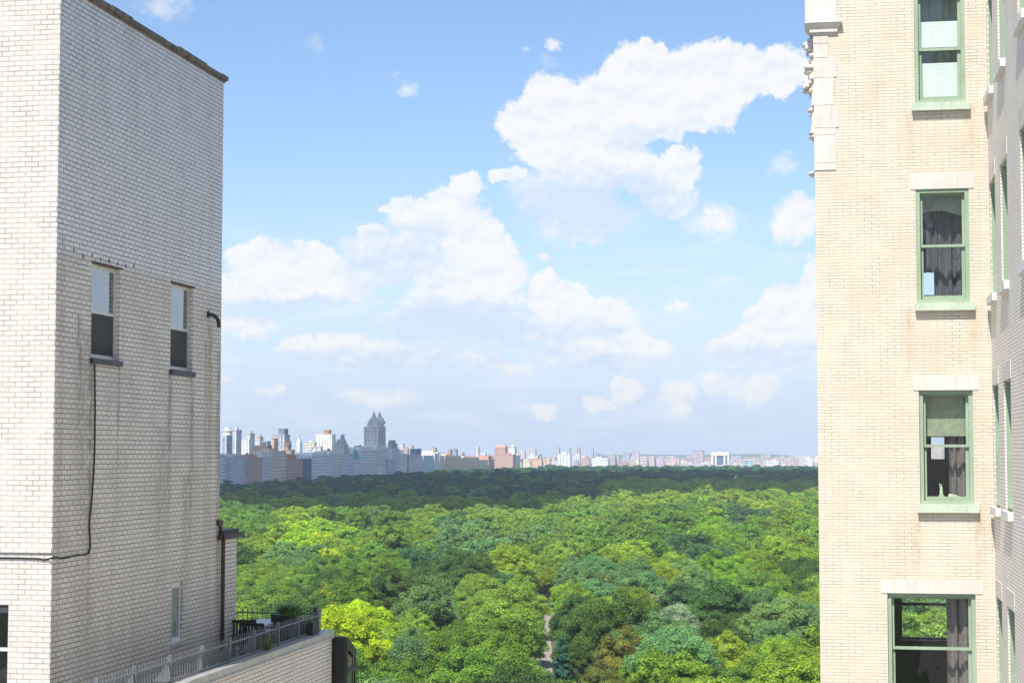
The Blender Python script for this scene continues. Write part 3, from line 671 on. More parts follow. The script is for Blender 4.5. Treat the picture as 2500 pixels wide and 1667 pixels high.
for k, (wd, hh) in enumerate(((.10, .022), (.085, .02), (.065, .016))):
    s = MB(); z_b = fz_ + .001 + sum((.022, .02, .016)[:k]) + .001 * k; s.box(bx_ - .01, bx_ - .01 + wd * 2 - .02 * k, RY + .25, RY + .305, z_b, z_b + hh)
    tag(s.build('book', M['paper']), ('large pale book at the bottom of the small pile behind the third window', 'middle book of the small pile behind the third window', 'smallest book topping the pile behind the third window')[k], 'book', 'books on the window ledge')
# windows of the west-facing wing wall
frC = Fr('y', RXC, 1)
for (a, b_, z0, z1) in CW:
    f = MB(); ring(frC, f, a + .012, b_ - .012, z0 + .001, z1 - .001, .03, .3, .05, .012, .02, .05); frC.box(f, a + .06, b_ - .012, .2, .24, (z0 + z1) / 2 - .03, (z0 + z1) / 2 + .03)
    wn = f.build('window', M['green_paint'], rb)
    gq = MB(); frC.box(gq, a + .06, b_ - .012, .255, .256, z0 + .05, z1 - .02); gq.build('pane', M['glass_mirror'], wn)
    s = MB(); frC.box(s, a - .06, b_ + .05, -.085, .05, z0 - .14, z0 + .0); s.build('sill', M['white_sill'], wn)
    s = MB(); frC.box(s, a - .08, b_ + .08, -.010, .06, z1 + .002, z1 + .31); s.build('lintel', M['limestone'], wn)
    rm = MB(); room(rm, frC, a - .1, b_ + .08 if b_ < RY - .3 else b_ + .05, .31, 1.2, z0 - .1, z1 + .1, 0); rm.build('room', M['interior'], wn)
# limestone quoins and the moulded band at the top left corner
def QX(z): return 1940 + z / 3.484, None
def qz(zy): return onY(2000, zy / 3.484, RY).z
qs = [(143,288,305,372),(144,288,374,493),(146,358,495,662),(148,333,664,898),(153,372,900,1090),(155,343,1092,1150),(158,345,1152,1388),(161,345,1390,1450)]
for k, (a, b_, t_, bt_) in enumerate(qs):
    s = MB(); s.box(RXW - .01, onY(1940 + b_ / 3.484, 200, RY - .015).x, RY - .015, RY + .25, qz(bt_) + .002, qz(t_) - .002)
    s.build('quoin', M['limestone'], rb)
s = MB(); xb = onY(1940 + 358/3.484, 30, RY - .03).x; xl = onY(1965, 30, RY).x
s.box(RXW - .015, xb, RY - .03, RY + .3, qz(165), qz(165) + 6); s.box(RXW - .16, RXW - .016, RY + .05, RY + .7, qz(165), qz(165) + 6); s.build('pier', M['limestone'], rb)
xr = onY(1940 + 405/3.484, 60, RY - .12).x
s = MB()
s.frustum(RXW - .17, xr, RY - .13, RY + .7, qz(205), RXW - .12, xr - .07, RY - .05, RY + .65, qz(167))
s.frustum(RXW - .06, xr - .08, RY - .03, RY + .6, qz(256), RXW - .16, xr - .01, RY - .12, RY + .7, qz(207))
s.box(RXW - .075, xr - .09, RY - .06, RY + .6, qz(282), qz(258)); s.box(RXW - .03, xr - .12, RY - .03, RY + .5, qz(303), qz(283)); s.build('moulded_band', M['limestone'], rb)
s = MB(); rn = random.Random(9)
for k in range(26):
    zy = 320 + k * 33; wd = .05 + .035 * math.sin(k * 1.1) + (.03 if zy < 760 else -.02)
    s.blob((RXW - wd * .7, RY + .3 + rn.uniform(-.06, .08), qz(zy)), (abs(wd) * .9 + .02, .12, .06), k, 2, 0, .3)
s.box(RXW - .05, RXW + .01, RY + .2, RY + .5, qz(1165), qz(305))
for (zy, L) in ((715, .20), (1462, .10), (690, .16)):
    s.blob((RXW - L * .75, RY + .22, qz(zy)), (.07 if L > .12 else .045, .08, .06 if L > .12 else .05), int(zy), 2, 0, .35)
    s.tube([(RXW - .01, RY + .24, qz(zy) - .08), (RXW - L * .6, RY + .23, qz(zy))], .035, 7)
s.build('carved_ornament', M['terracotta'], rb)

# ================================================================ GROUND
m, n, b, out = new_mat('park_ground')
g = n.node('ShaderNodeNewGeometry'); no = n.noise(g.outputs['Position'], .02, 6, .6)
n.l.new(n.mix(n.ss(no.outputs[0], .4, .6), (.05,.075,.025), (.09,.10,.045)), b.inputs['Base Color']); b.inputs['Roughness'].default_value = .95
M['ground'] = m
M['path'] = simple('pale_path', (.30,.26,.24), .9, var=.1, scale=.5)
M['asphalt'] = simple('street_asphalt', (.06,.06,.06), .9, var=.15, scale=.5)
M['lawn'] = simple('lawn_grass', (.12,.24,.05), .9, var=.15, scale=.4)
def gz(Y): t = min(1, max(0, (Y - 1400) / 1300)); return 3 * t * t * (3 - 2 * t)
gm = MB(); ysg = [-3000, 0, 200, 1400, 1600, 1800, 2000, 2200, 2450, 2700, 4000, 9000, 16000]
for a, b_ in zip(ysg[:-1], ysg[1:]): gm.add([(-9000,a,gz(a)),(9000,a,gz(a)),(9000,b_,gz(b_)),(-9000,b_,gz(b_))], [(0,1,2,3)], 0, True)
tag(gm.build('ground', M['ground']), kind='structure')
CLEAR = [(1330, 1503), (1316, 1508), (1345, 1495), (1362, 1500), (1322, 1592), (1318, 1622), (1314, 1575), (1312, 1490)]
pth = [onZ(a, b_, .03) for a, b_ in ((1500, 1455), (1400, 1480), (1335, 1503), (1315, 1540), (1318, 1590), (1316, 1640), (1300, 1720), (1200, 1900))]
pm = MB(); vs_ = []
for i, p in enumerate(pth):
    t = (pth[min(i+1, len(pth)-1)] - pth[max(i-1, 0)]).normalized(); q = Vector((-t.y, t.x, 0)) * 3.2; vs_ += [p + q, p - q]
pm.add(vs_, [(2*i, 2*i+1, 2*i+3, 2*i+2) for i in range(len(pth) - 1)]); tag(pm.build('path', M['path']), kind='structure')
lw_ = MB(); c_ = onZ(1318, 1486, .015); lw_.add([(c_.x + 22 * math.cos(k * .5236), c_.y + 16 * math.sin(k * .5236) + 14, .015) for k in range(12)], [tuple(range(12))]); tag(lw_.build('lawn', M['lawn']), kind='structure')
st = MB(); st.add([(-800, 45, .01), (800, 45, .01), (800, 64, .01), (-800, 64, .01)], [(0,1,2,3)]); tag(st.build('road', M['asphalt']), kind='structure')

lr = thing('added_bounce_building', 'low building with a pale gravel roof in the gap between the two brick blocks', 'building', (-5.5, 28, 0))  # added out of view; its pale roof reflects sunlight up onto the shaded walls
s = MB(); s.box(-10.5, -.9, -6, 56, 0, 42.6); s.build('wall', M['glazed_low'], lr)
s = MB(); s.box(-10.5, -.9, -6, 56, 42.604, 42.9); s.build('roof', simple('pale_bounce_roof', (.62,.59,.55), .95, var=.1, scale=8), lr)
s = MB()
for (a, b_, c, d_) in ((-10.6, -10.3, -6, 56), (-1.1, -.8, -6, 56)): s.box(a, b_, c, d_, 42.904, 43.7)
s.build('parapet', M['glazed_low'], lr)

# distant hills
hm = MB(); vs_ = []; nx = 90
for i in range(nx + 1):
    X = -6500 + 13000 * i / nx; h = 22 + 9 * math.sin(i * .37) + 6 * math.sin(i * .93 + 1) + (10 if X > -2200 else 0)
    for (yy, k) in ((11500, 0), (12500, .8), (13500, 1), (15000, .3)): vs_.append((X, yy, gz(yy) + h * k))
fs = [(4*i+j, 4*i+4+j, 4*i+5+j, 4*i+1+j) for i in range(nx) for j in range(3)]
hm.add(vs_, fs, 0, True); M['hill'] = simple('wooded_hill', (.05,.08,.04), .95, var=.3, scale=.01); tag(hm.build('hills', M['hill']), kind='structure')

# ================================================================ TREES
def leafm():
    m, n, b, out = new_mat('foliage')
    at = n.node('ShaderNodeAttribute', attribute_type='INSTANCER', attribute_name='tint')
    ao = n.node('ShaderNodeObjectInfo'); g = n.node('ShaderNodeNewGeometry')
    la = n.node('ShaderNodeAttribute', attribute_type='GEOMETRY', attribute_name='leafvar').outputs['Fac']
    tcn = n.node('ShaderNodeTexCoord')
    n1 = n.noise(g.outputs['Position'], .22, 3, .6)
    c = n.mix(1.0, at.outputs['Color'], n.mix(la, (.85,.9,.92), (1.95,1.95,1.5)), 'MULTIPLY')
    c = n.mix(n.m('MULTIPLY', n.ss(n1.outputs[0], .5, .75), .3), c, n.mix(1.0, c, (1.3,1.3,.8), 'MULTIPLY'))
    n.l.new(c, b.inputs['Base Color']); b.inputs['Roughness'].default_value = .55; b.inputs['Specular IOR Level'].default_value = .25
    tr = n.node('ShaderNodeBsdfTranslucent', {'Color': c}); mx = n.node('ShaderNodeMixShader', {0: .33, 1: b.outputs[0], 2: tr.outputs[0]})
    n.l.new(mx.outputs[0], out.inputs[0]); return m
PALMUL = (1.75, 1.62, 1.05)
M['leaf'] = leafm(); M['bark'] = simple('bark', (.12,.10,.075), .9, var=.3, scale=2)
def crown_mesh(name, seed, Rr, Hc, z0, nclump, nleaf, ls, kind='round'):
    rs = np.random.RandomState(seed); V = []; Fc = []; LV = []
    if kind == 'conifer':
        cen = []; cr = []
        for k in range(nclump):
            t = (k + .5) / nclump; rad = Rr * (1 - t) * rs.uniform(.55, 1.0) + .2; a = rs.uniform(0, 6.28)
            cen.append((rad * math.cos(a) * .75, rad * math.sin(a) * .75, z0 + Hc * t + rs.uniform(-.3, .3))); cr.append((.45 + .5 * (1 - t)) * (Rr / 4.5))
        cen = np.array(cen); cr = np.array(cr); sq = .5
    else:
        # a few big limbs, each carrying smaller clumps
        nb = rs.randint(5, 9); big = []
        for k in range(nb):
            a = 6.283 * k / nb + rs.uniform(-.4, .4); e = rs.uniform(.0, .9); rr_ = Rr * rs.uniform(.38, .62)
            big.append((rr_ * math.cos(a) * math.cos(e), rr_ * math.sin(a) * math.cos(e), Hc * (.34 + .40 * math.sin(e)) * rs.uniform(.75, 1.25), Rr * rs.uniform(.40, .58)))
        big.append((rs.uniform(-.1, .1) * Rr, rs.uniform(-.1, .1) * Rr, Hc * rs.uniform(.6, .72), Rr * .52)); big = np.array(big)
        cen = []; cr = []
        while len(cen) < nclump:
            b4 = big[rs.randint(len(big))]; d = rs.normal(size=3); d /= np.linalg.norm(d)
            if d[2] < -.45: continue
            p = b4[:3] + d * b4[3] * np.array([1, 1, 1.0]) * rs.uniform(.82, 1.04)
            if p[2] > Hc * 1.02 or p[2] < Hc * .02: continue
            dd = np.linalg.norm((big[:, :3] - p) / big[:, 3:4], axis=1)
            if (dd < .72).any(): continue
            cen.append(p + np.array([0, 0, z0])); cr.append(rs.uniform(.13, .24) * Rr)
        cen = np.array(cen); cr = np.array(cr); sq = .8
    N = nclump * nleaf; ci = np.repeat(np.arange(nclump), nleaf)
    d = rs.normal(size=(N, 3)); d /= np.linalg.norm(d, axis=1)[:, None]; d[:, 2] = np.where(d[:, 2] < -.3, -d[:, 2], d[:, 2])
    rad = cr[ci] * rs.uniform(.55, 1.12, N); pos = cen[ci] + d * rad[:, None] * np.array([1, 1, sq])
    nm = d + rs.normal(size=(N, 3)) * .55 + np.array([0, 0, .35]); nm /= np.linalg.norm(nm, axis=1)[:, None]
    rv = rs.normal(size=(N, 3)); a = np.cross(nm, rv); a /= np.linalg.norm(a, axis=1)[:, None]; b_ = np.cross(nm, a)
    s_ = ls * rs.uniform(.6, 1.25, N)[:, None]
    q = np.stack([pos - a * s_, pos + b_ * s_ * .6, pos + a * s_, pos - b_ * s_ * .6], 1).reshape(-1, 3)
    clv = rs.uniform(0, 1, nclump)[ci]; lv = np.clip(.7 * clv + .3 * rs.uniform(0, 1, N), 0, 1)
    verts = [q]; nf = N
    faces = np.arange(4 * N).reshape(N, 4); core_v = []; core_f = []
    cb = MB()
    if kind == 'conifer': cb.lathe(0, 0, [(Rr * .45, z0), (Rr * .12, z0 + Hc * .85), (.01, z0 + Hc * .97)], 8)
    else:
        for k, b4 in enumerate(big): cb.blob((b4[0], b4[1], b4[2] + z0), (b4[3]*.62, b4[3]*.62, b4[3]*.52), k + seed, 2, 0, .12)
    cv = np.array(cb.v); me = bpy.data.meshes.new(name)
    allv = np.vstack([q, cv]); fl = faces.tolist() + [tuple(i + len(q) for i in f) for f in cb.f]
    me.from_pydata(allv.tolist(), [], fl)
    at = me.attributes.new('leafvar', 'FLOAT', 'FACE'); at.data.foreach_set('value', np.concatenate([lv, np.zeros(len(cb.f))]).astype(np.float32))
    me.materials.append(M['leaf']); me.update(); return me
def trunk_mesh(name, seed, H, Rr, z0, r):
    rs = random.Random(seed); t = MB(); t.tube([(0,0,-.5),(.1,.05,z0*.5),(.0,.1,z0 + 1)], r, 8, 0, r*.7)
    for k in range(6):
        a = k * 1.05 + rs.uniform(-.3, .3); e = rs.uniform(.5, .8)
        t.tube([(0,.1,z0*.75+k*.25), (Rr*.3*math.cos(a), Rr*.3*math.sin(a), z0+H*.18), (Rr*e*math.cos(a), Rr*e*math.sin(a), z0+H*.42)], r*.45, 6, 0, r*.1)
    me = bpy.data.meshes.new(name); me.from_pydata(t.v, [], t.f); me.materials.append(M['bark']); me.update(); return me
NEARV = []; 
for k in range(9):
    Rr = 6.8; Hc = [10.5, 9, 11.5, 8.5, 10, 12, 9.5, 11, 8][k]
    NEARV.append((crown_mesh('crown', 11 + k * 7, Rr, Hc * 1.28, 3.2, [150, 120, 180, 130, 100, 160, 140, 190, 110][k], 250, .180), trunk_mesh('trunk', k, Hc, Rr, 5.0, .42), Rr, Hc + 5))
CONV = [(crown_mesh('crown', 301 + k, 4.6, 15, 1.5, 150, 130, .26, 'conifer'), trunk_mesh('trunk', 77 + k, 8, 1.2, 7.0, .3), 4.6, 16.5) for k in range(2)]
FARV = [crown_mesh('far_crown', 501 + k * 3, 7.0, 11.5 + 1.5 * (k % 3), 3.0, 110, 60, .36) for k in range(6)]
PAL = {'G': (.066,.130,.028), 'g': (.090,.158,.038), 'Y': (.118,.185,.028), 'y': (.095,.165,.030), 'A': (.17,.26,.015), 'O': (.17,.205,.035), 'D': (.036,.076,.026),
       'B': (.038,.088,.050), 'b': (.070,.135,.075), 'S': (.125,.165,.150), 'L': (.092,.175,.022), 'o': (.085,.100,.030), 'N': (.010,.055,.066)}  # last tint has cloud shade and blue haze put into the leaf colour
PN = {'G': 'mid green', 'g': 'fresh green', 'Y': 'yellow-green', 'y': 'olive-lime', 'A': 'bright yellow', 'O': 'golden', 'D': 'dark green', 'B': 'blue-green', 'b': 'grey-green', 'N': 'shade-tinted blue-green', 'S': 'silvery', 'L': 'vivid lime', 'o': 'bronze-tinged'}
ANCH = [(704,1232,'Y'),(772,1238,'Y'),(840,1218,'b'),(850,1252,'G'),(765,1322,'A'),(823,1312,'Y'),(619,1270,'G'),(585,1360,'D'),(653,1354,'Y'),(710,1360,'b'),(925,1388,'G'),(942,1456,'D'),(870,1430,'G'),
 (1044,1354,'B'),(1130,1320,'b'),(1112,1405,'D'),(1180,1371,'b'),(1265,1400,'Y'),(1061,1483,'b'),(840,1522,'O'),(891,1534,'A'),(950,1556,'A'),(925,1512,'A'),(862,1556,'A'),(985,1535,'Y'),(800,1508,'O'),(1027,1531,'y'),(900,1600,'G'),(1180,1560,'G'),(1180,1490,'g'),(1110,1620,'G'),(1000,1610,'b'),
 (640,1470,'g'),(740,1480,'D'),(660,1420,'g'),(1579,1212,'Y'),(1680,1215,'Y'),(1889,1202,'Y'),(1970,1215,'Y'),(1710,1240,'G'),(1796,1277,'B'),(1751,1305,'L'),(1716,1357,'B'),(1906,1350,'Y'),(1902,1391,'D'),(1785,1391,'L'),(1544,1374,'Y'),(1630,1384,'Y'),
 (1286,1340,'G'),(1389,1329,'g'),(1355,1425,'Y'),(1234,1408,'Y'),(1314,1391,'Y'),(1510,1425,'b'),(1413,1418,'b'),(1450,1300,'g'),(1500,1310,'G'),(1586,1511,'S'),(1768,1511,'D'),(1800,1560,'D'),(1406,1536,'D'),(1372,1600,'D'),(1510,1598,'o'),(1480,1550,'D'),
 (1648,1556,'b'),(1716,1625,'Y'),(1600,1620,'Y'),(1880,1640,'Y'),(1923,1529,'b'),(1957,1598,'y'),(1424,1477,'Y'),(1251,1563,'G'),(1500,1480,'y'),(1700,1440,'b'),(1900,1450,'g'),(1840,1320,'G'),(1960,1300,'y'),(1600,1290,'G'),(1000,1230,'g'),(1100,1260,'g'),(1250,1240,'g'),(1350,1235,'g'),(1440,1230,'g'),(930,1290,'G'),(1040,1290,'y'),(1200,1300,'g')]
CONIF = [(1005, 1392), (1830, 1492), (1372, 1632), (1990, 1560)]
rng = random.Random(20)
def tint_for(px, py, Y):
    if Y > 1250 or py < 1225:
        k = rng.choices('GyDBbN', (1, .3, 2, 4, 1, 9))[0] if py < 1222 else rng.choices('GgYyDBb', (3, 5, 1.4, 4, 1, 1, 2))[0]  # far band leans to dark blue tints, painting cloud shade into the crowns
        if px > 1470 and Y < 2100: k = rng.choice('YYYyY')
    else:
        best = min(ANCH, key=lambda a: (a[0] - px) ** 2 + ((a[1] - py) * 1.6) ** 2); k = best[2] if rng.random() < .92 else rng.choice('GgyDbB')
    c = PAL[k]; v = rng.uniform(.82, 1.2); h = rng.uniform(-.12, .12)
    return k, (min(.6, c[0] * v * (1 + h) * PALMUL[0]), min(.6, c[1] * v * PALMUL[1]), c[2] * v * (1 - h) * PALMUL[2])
# hexagonal jitter layout; the lattice grows with distance
trees = []
def add_tree(X, Y, s): trees.append((X, Y, s))
def ok(X, Y):
    if X < -632: return False
    a = math.degrees(math.atan2(X, Y)); return -25.5 < a < 9.5
Y = 215.0; row = 0
while Y < 3950:
    sp = 12.8 if Y < 420 else (13.2 if Y < 800 else 15.2)
    X = -Y * .48 + (row % 2) * sp / 2
    while X < Y * .17:
        x = X + rng.uniform(-.33, .33) * sp; y = Y + rng.uniform(-.33, .33) * sp
        if ok(x, y) and rng.random() < .96: add_tree(x, y, rng.choice((.62, .72, .82, .9, .98, 1.1)) * sp / 11.6)
        X += sp
    Y += sp * .88; row += 1
cand = []; rest = []
cpos = [onZ(a, b_ + 0, 12.0) for a, b_ in CONIF]
for (x, y, s) in trees:
    top = gz(y) + 15.5 * s; px, pyt = proj((x, y, top)); _, pyb = proj((x, y, gz(y) + 4)); rp = 6.8 * s / math.hypot(x, y) * F
    if y < 800 and any(abs(px - a) < rp * .5 + 2 and pyt - 4 < b_ < pyb + 40 for a, b_ in CLEAR): continue
    if any(math.hypot(x - c.x, y - c.y) < 6 for c in cpos): continue
    # terrace and buildings hide the rest of the near ones
    vis = 582 < px < 2003 and pyt < 1660 and not (px < 800 and pyt > 1560) and y < 800
    (cand if vis else rest).append((x, y, s, px, pyt, rp))
cand.sort(key=lambda t: math.hypot(t[0], t[1])); ind = cand[:296]; rest += cand[296:]
BANDS = [(1600, 'along the bottom edge'), (1540, 'just above the bottom edge'), (1490, 'level with the terrace railing'), (1445, 'in the lower middle canopy'), (1410, 'in the middle canopy'), (1380, 'in the middle distance'), (0, 'behind the near trees')]
recs = []
for (x, y, s, px, pyt, rp) in ind:
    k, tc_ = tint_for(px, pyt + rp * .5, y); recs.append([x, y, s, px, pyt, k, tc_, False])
for (a, b_), c in zip(CONIF, cpos): recs.append([c.x, c.y, 1.0, a, b_ - 30, 'B', (.045,.115,.075), True])
# unique labels: band + colour + rank from the left among its look-alikes
ORD = ['leftmost', 'second', 'third', 'fourth', 'fifth', 'sixth', 'seventh', 'eighth', 'ninth', 'tenth', 'eleventh', 'twelfth', 'thirteenth', 'fourteenth', 'fifteenth', 'sixteenth', 'seventeenth', 'eighteenth', 'nineteenth', 'twentieth'] + ['%dth' % q for q in range(21, 60)]
groups = {}
for r in recs:
    band = next(t for q, t in BANDS if r[4] >= q); r.append(band); groups.setdefault((band, r[5], r[7]), []).append(r)
for (band, k, con), lst in groups.items():
    lst.sort(key=lambda r: r[3])
    for i, r in enumerate(lst):
        kindn = 'pointed conifer' if con else ('broad tree' if r[2] > 1.1 else ('small round tree' if r[2] < .8 else 'round crowned tree'))
        if len(lst) == 1: r.append('%s %s %s' % (PN[k], kindn, band))
        else: r.append('%s %s %s, %s from left of its colour' % (PN[k], kindn, band, 'first' if i == 0 else ORD[i]))
for i, r in enumerate(recs):
    x, y, s, px, pyt, k, tc_, con, band, lab = r
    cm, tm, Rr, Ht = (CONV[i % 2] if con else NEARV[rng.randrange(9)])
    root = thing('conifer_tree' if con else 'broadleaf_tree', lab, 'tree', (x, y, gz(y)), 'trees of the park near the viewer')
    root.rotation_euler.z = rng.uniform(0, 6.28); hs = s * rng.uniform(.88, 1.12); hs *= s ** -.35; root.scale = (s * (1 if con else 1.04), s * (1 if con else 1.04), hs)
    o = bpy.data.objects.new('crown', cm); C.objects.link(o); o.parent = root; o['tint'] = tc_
    o = bpy.data.objects.new('trunk', tm); C.objects.link(o); o.parent = root
# the far canopy: one object of instances
fp = bpy.data.meshes.new('far_canopy'); rest_ = [(x, y, s) for (x, y, s, *_) in rest]
fp.from_pydata([(x, y, gz(y) - rng.uniform(0, 2.0)) for (x, y, s) in rest_], [], [])
tn = np.zeros((len(rest_), 4), np.float32); tn[:, 3] = 1; sc_ = np.zeros((len(rest_), 3), np.float32); ro = np.zeros(len(rest_), np.float32); vi = np.zeros(len(rest_), np.int32)
for i, (x, y, s) in enumerate(rest_):
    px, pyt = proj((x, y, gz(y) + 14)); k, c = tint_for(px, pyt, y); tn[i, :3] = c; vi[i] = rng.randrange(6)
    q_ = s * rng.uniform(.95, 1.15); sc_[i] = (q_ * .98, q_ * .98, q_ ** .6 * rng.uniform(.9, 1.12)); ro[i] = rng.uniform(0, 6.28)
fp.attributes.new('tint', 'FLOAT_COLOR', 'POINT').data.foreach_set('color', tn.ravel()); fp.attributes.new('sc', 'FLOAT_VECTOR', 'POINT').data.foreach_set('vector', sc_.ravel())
fp.attributes.new('ro', 'FLOAT', 'POINT').data.foreach_set('value', ro); fp.attributes.new('vi', 'INT', 'POINT').data.foreach_set('value', vi)
fo = bpy.data.objects.new('far_canopy', fp); C.objects.link(fo)
tag(fo, 'continuous canopy of distant park trees reaching the skyline', 'woodland', kind='stuff')
# prototypes live as mesh data inside the node group through object-info inputs
ng = bpy.data.node_groups.new('canopy', 'GeometryNodeTree'); ng.interface.new_socket('Geometry', in_out='INPUT', socket_type='NodeSocketGeometry'); ng.interface.new_socket('Geometry', in_out='OUTPUT', socket_type='NodeSocketGeometry')
gi = ng.nodes.new('NodeGroupInput'); go = ng.nodes.new('NodeGroupOutput'); g2i = ng.nodes.new('GeometryNodeGeometryToInstance')
pcol = bpy.data.collections.new('canopy_sources')       # not linked to the scene: only read by the node group
for k, me in reversed(list(enumerate(FARV))):
    po = bpy.data.objects.new('far_crown', me); pcol.objects.link(po)
    oi = ng.nodes.new('GeometryNodeObjectInfo'); oi.transform_space = 'ORIGINAL'; oi.inputs['Object'].default_value = po; oi.inputs['As Instance'].default_value = False
    ng.links.new(oi.outputs['Geometry'], g2i.inputs[0])
iop = ng.nodes.new('GeometryNodeInstanceOnPoints'); iop.inputs['Pick Instance'].default_value = True
def na(nm, ty):
    q = ng.nodes.new('GeometryNodeInputNamedAttribute'); q.data_type = ty; q.inputs[0].default_value = nm
    return next(o for o in q.outputs if o.enabled and o.name == 'Attribute')
cx_ = ng.nodes.new('ShaderNodeCombineXYZ'); ng.links.new(na('ro', 'FLOAT'), cx_.inputs[2]); e2r = ng.nodes.new('FunctionNodeEulerToRotation'); ng.links.new(cx_.outputs[0], e2r.inputs[0])
ng.links.new(gi.outputs[0], iop.inputs['Points']); ng.links.new(g2i.outputs[0], iop.inputs['Instance']); ng.links.new(na('vi', 'INT'), iop.inputs['Instance Index'])
ng.links.new(e2r.outputs[0], iop.inputs['Rotation']); ng.links.new(na('sc', 'FLOAT_VECTOR'), iop.inputs['Scale']); ng.links.new(iop.outputs[0], go.inputs[0])
md = fo.modifiers.new('canopy', 'NODES'); md.node_group = ng
print('individual trees', len(recs), 'canopy', len(rest_))

# ================================================================ CITY BEYOND THE PARK
_fm = {}
def facade(col, win=(.19,.21,.25), cw=3.4, ch=3.5, fw=.45, fh=.5, band=False):
    key = (col, win, cw, ch, fw, fh)
    if key in _fm: return _fm[key]
    m, n, b, out = new_mat('facade')
    g = n.node('ShaderNodeNewGeometry'); x, y, z = n.sep(g.outputs['Position']); nx_, ny_, nz_ = n.sep(g.outputs['Normal']); u = n.m('ADD', x, y)
    fu = n.m('FRACT', n.m('DIVIDE', u, cw)); fv = n.m('FRACT', n.m('DIVIDE', z, ch))
    a = n.m('MULTIPLY', n.m('LESS_THAN', n.m('ABSOLUTE', n.m('SUBTRACT', fu, .5)), fw / 2), n.m('LESS_THAN', n.m('ABSOLUTE', n.m('SUBTRACT', fv, .5)), fh / 2))
    a = n.m('MULTIPLY', a, n.m('LESS_THAN', nz_, .5))
    cell = n.node('ShaderNodeTexWhiteNoise', {'Vector': n.comb(n.m('FLOOR', n.m('DIVIDE', u, cw)), n.m('FLOOR', n.m('DIVIDE', z, ch)))}, noise_dimensions='2D').outputs[0]
    no = n.noise(g.outputs['Position'], .08, 4, .6).outputs[0]
    base = n.mix(n.ss(no, .35, .65), tuple(k * .88 for k in col), tuple(min(1, k * 1.08) for k in col))
    wc = n.mix(cell, tuple(k * .7 for k in win), tuple(k * 1.9 + .04 for k in win))
    n.l.new(n.mix(a, base, wc), b.inputs['Base Color']); b.inputs['Roughness'].default_value = .7
    _fm[key] = m; return m
_pl = {}
def plain(col, rough=.75):
    if col not in _pl: _pl[col] = simple('masonry', col, rough, var=.12, scale=.15)
    return _pl[col]
M['cwin'] = simple('city_window_glass', (.17,.18,.21), .25, var=.4, scale=.4); M['cwin2'] = simple('city_window_pale', (.30,.34,.38), .35, var=.3, scale=.4)
BUFF=(.58,.47,.35); TAN=(.52,.40,.29); BRK=(.36,.19,.14); ORG=(.58,.36,.24); WHT=(.76,.74,.70); CRM=(.74,.64,.46); GRY=(.42,.42,.43); BLU=(.28,.33,.42); LST=(.50,.47,.43); PNK=(.52,.33,.27); DRK=(.10,.13,.20); PAL_=(.62,.58,.55); GLS=(.30,.38,.46)
unitw = MB(); unitw.box(-.5, .5, -.5, .5, -.5, .5); 
_uw = {}
def wmesh(mat):
    if mat.name not in _uw:
        me = bpy.data.meshes.new('window'); me.from_pydata(unitw.v, [], unitw.f); me.materials.append(mat); _uw[mat.name] = me
    return _uw[mat.name]
def windows(root, x0, x1, y0, y1, z0, z1, sx=3.6, sz=3.6, ww=1.4, wh=1.8, mat=None, faces='SE', budget=100):
    """one object per window on the south and east faces; the ones past the budget share one 'windows' part"""
    mat = mat or M['cwin']; off = WOFF[root.name]; spots = []
    nz = max(1, int((z1 - z0 - 1.0) / sz)); used = root.get('_w', 0)
    for j in range(nz):
        z = z1 - 1.9 - j * sz
        if 'E' in faces:
            n_ = max(1, int((y1 - y0 - 1.5) / sx)); g_ = (y1 - y0) / n_
            for i in range(n_): spots.append((x1, y0 + g_ * (i + .5), z, .16, ww, wh))
        if 'S' in faces:
            n_ = max(1, int((x1 - x0 - 1.5) / sx)); g_ = (x1 - x0) / n_
            for i in range(n_): spots.append((x0 + g_ * (i + .5), y0, z, ww, .16, wh))
    for s in sorted(spots, key=lambda q: -q[2])[:max(0, budget - used)]:
        o = bpy.data.objects.new('window', wmesh(mat)); C.objects.link(o); o.parent = root; o.location = Vector(s[:3]) - off; o.scale = s[3:]
    left = sorted(spots, key=lambda q: -q[2])[max(0, budget - used):]
    if left:
        mb = MB()
        for (a, b_, c, d, e, f) in left: mb.box(a - d/2, a + d/2, b_ - e/2, b_ + e/2, c - f/2, c + f/2)
        mb.build('windows', mat, root)['kind'] = 'stuff'
    root['_w'] = used + min(len(spots), max(0, budget - used))
def zt(px, py, Y): return onY(px, py, Y).z
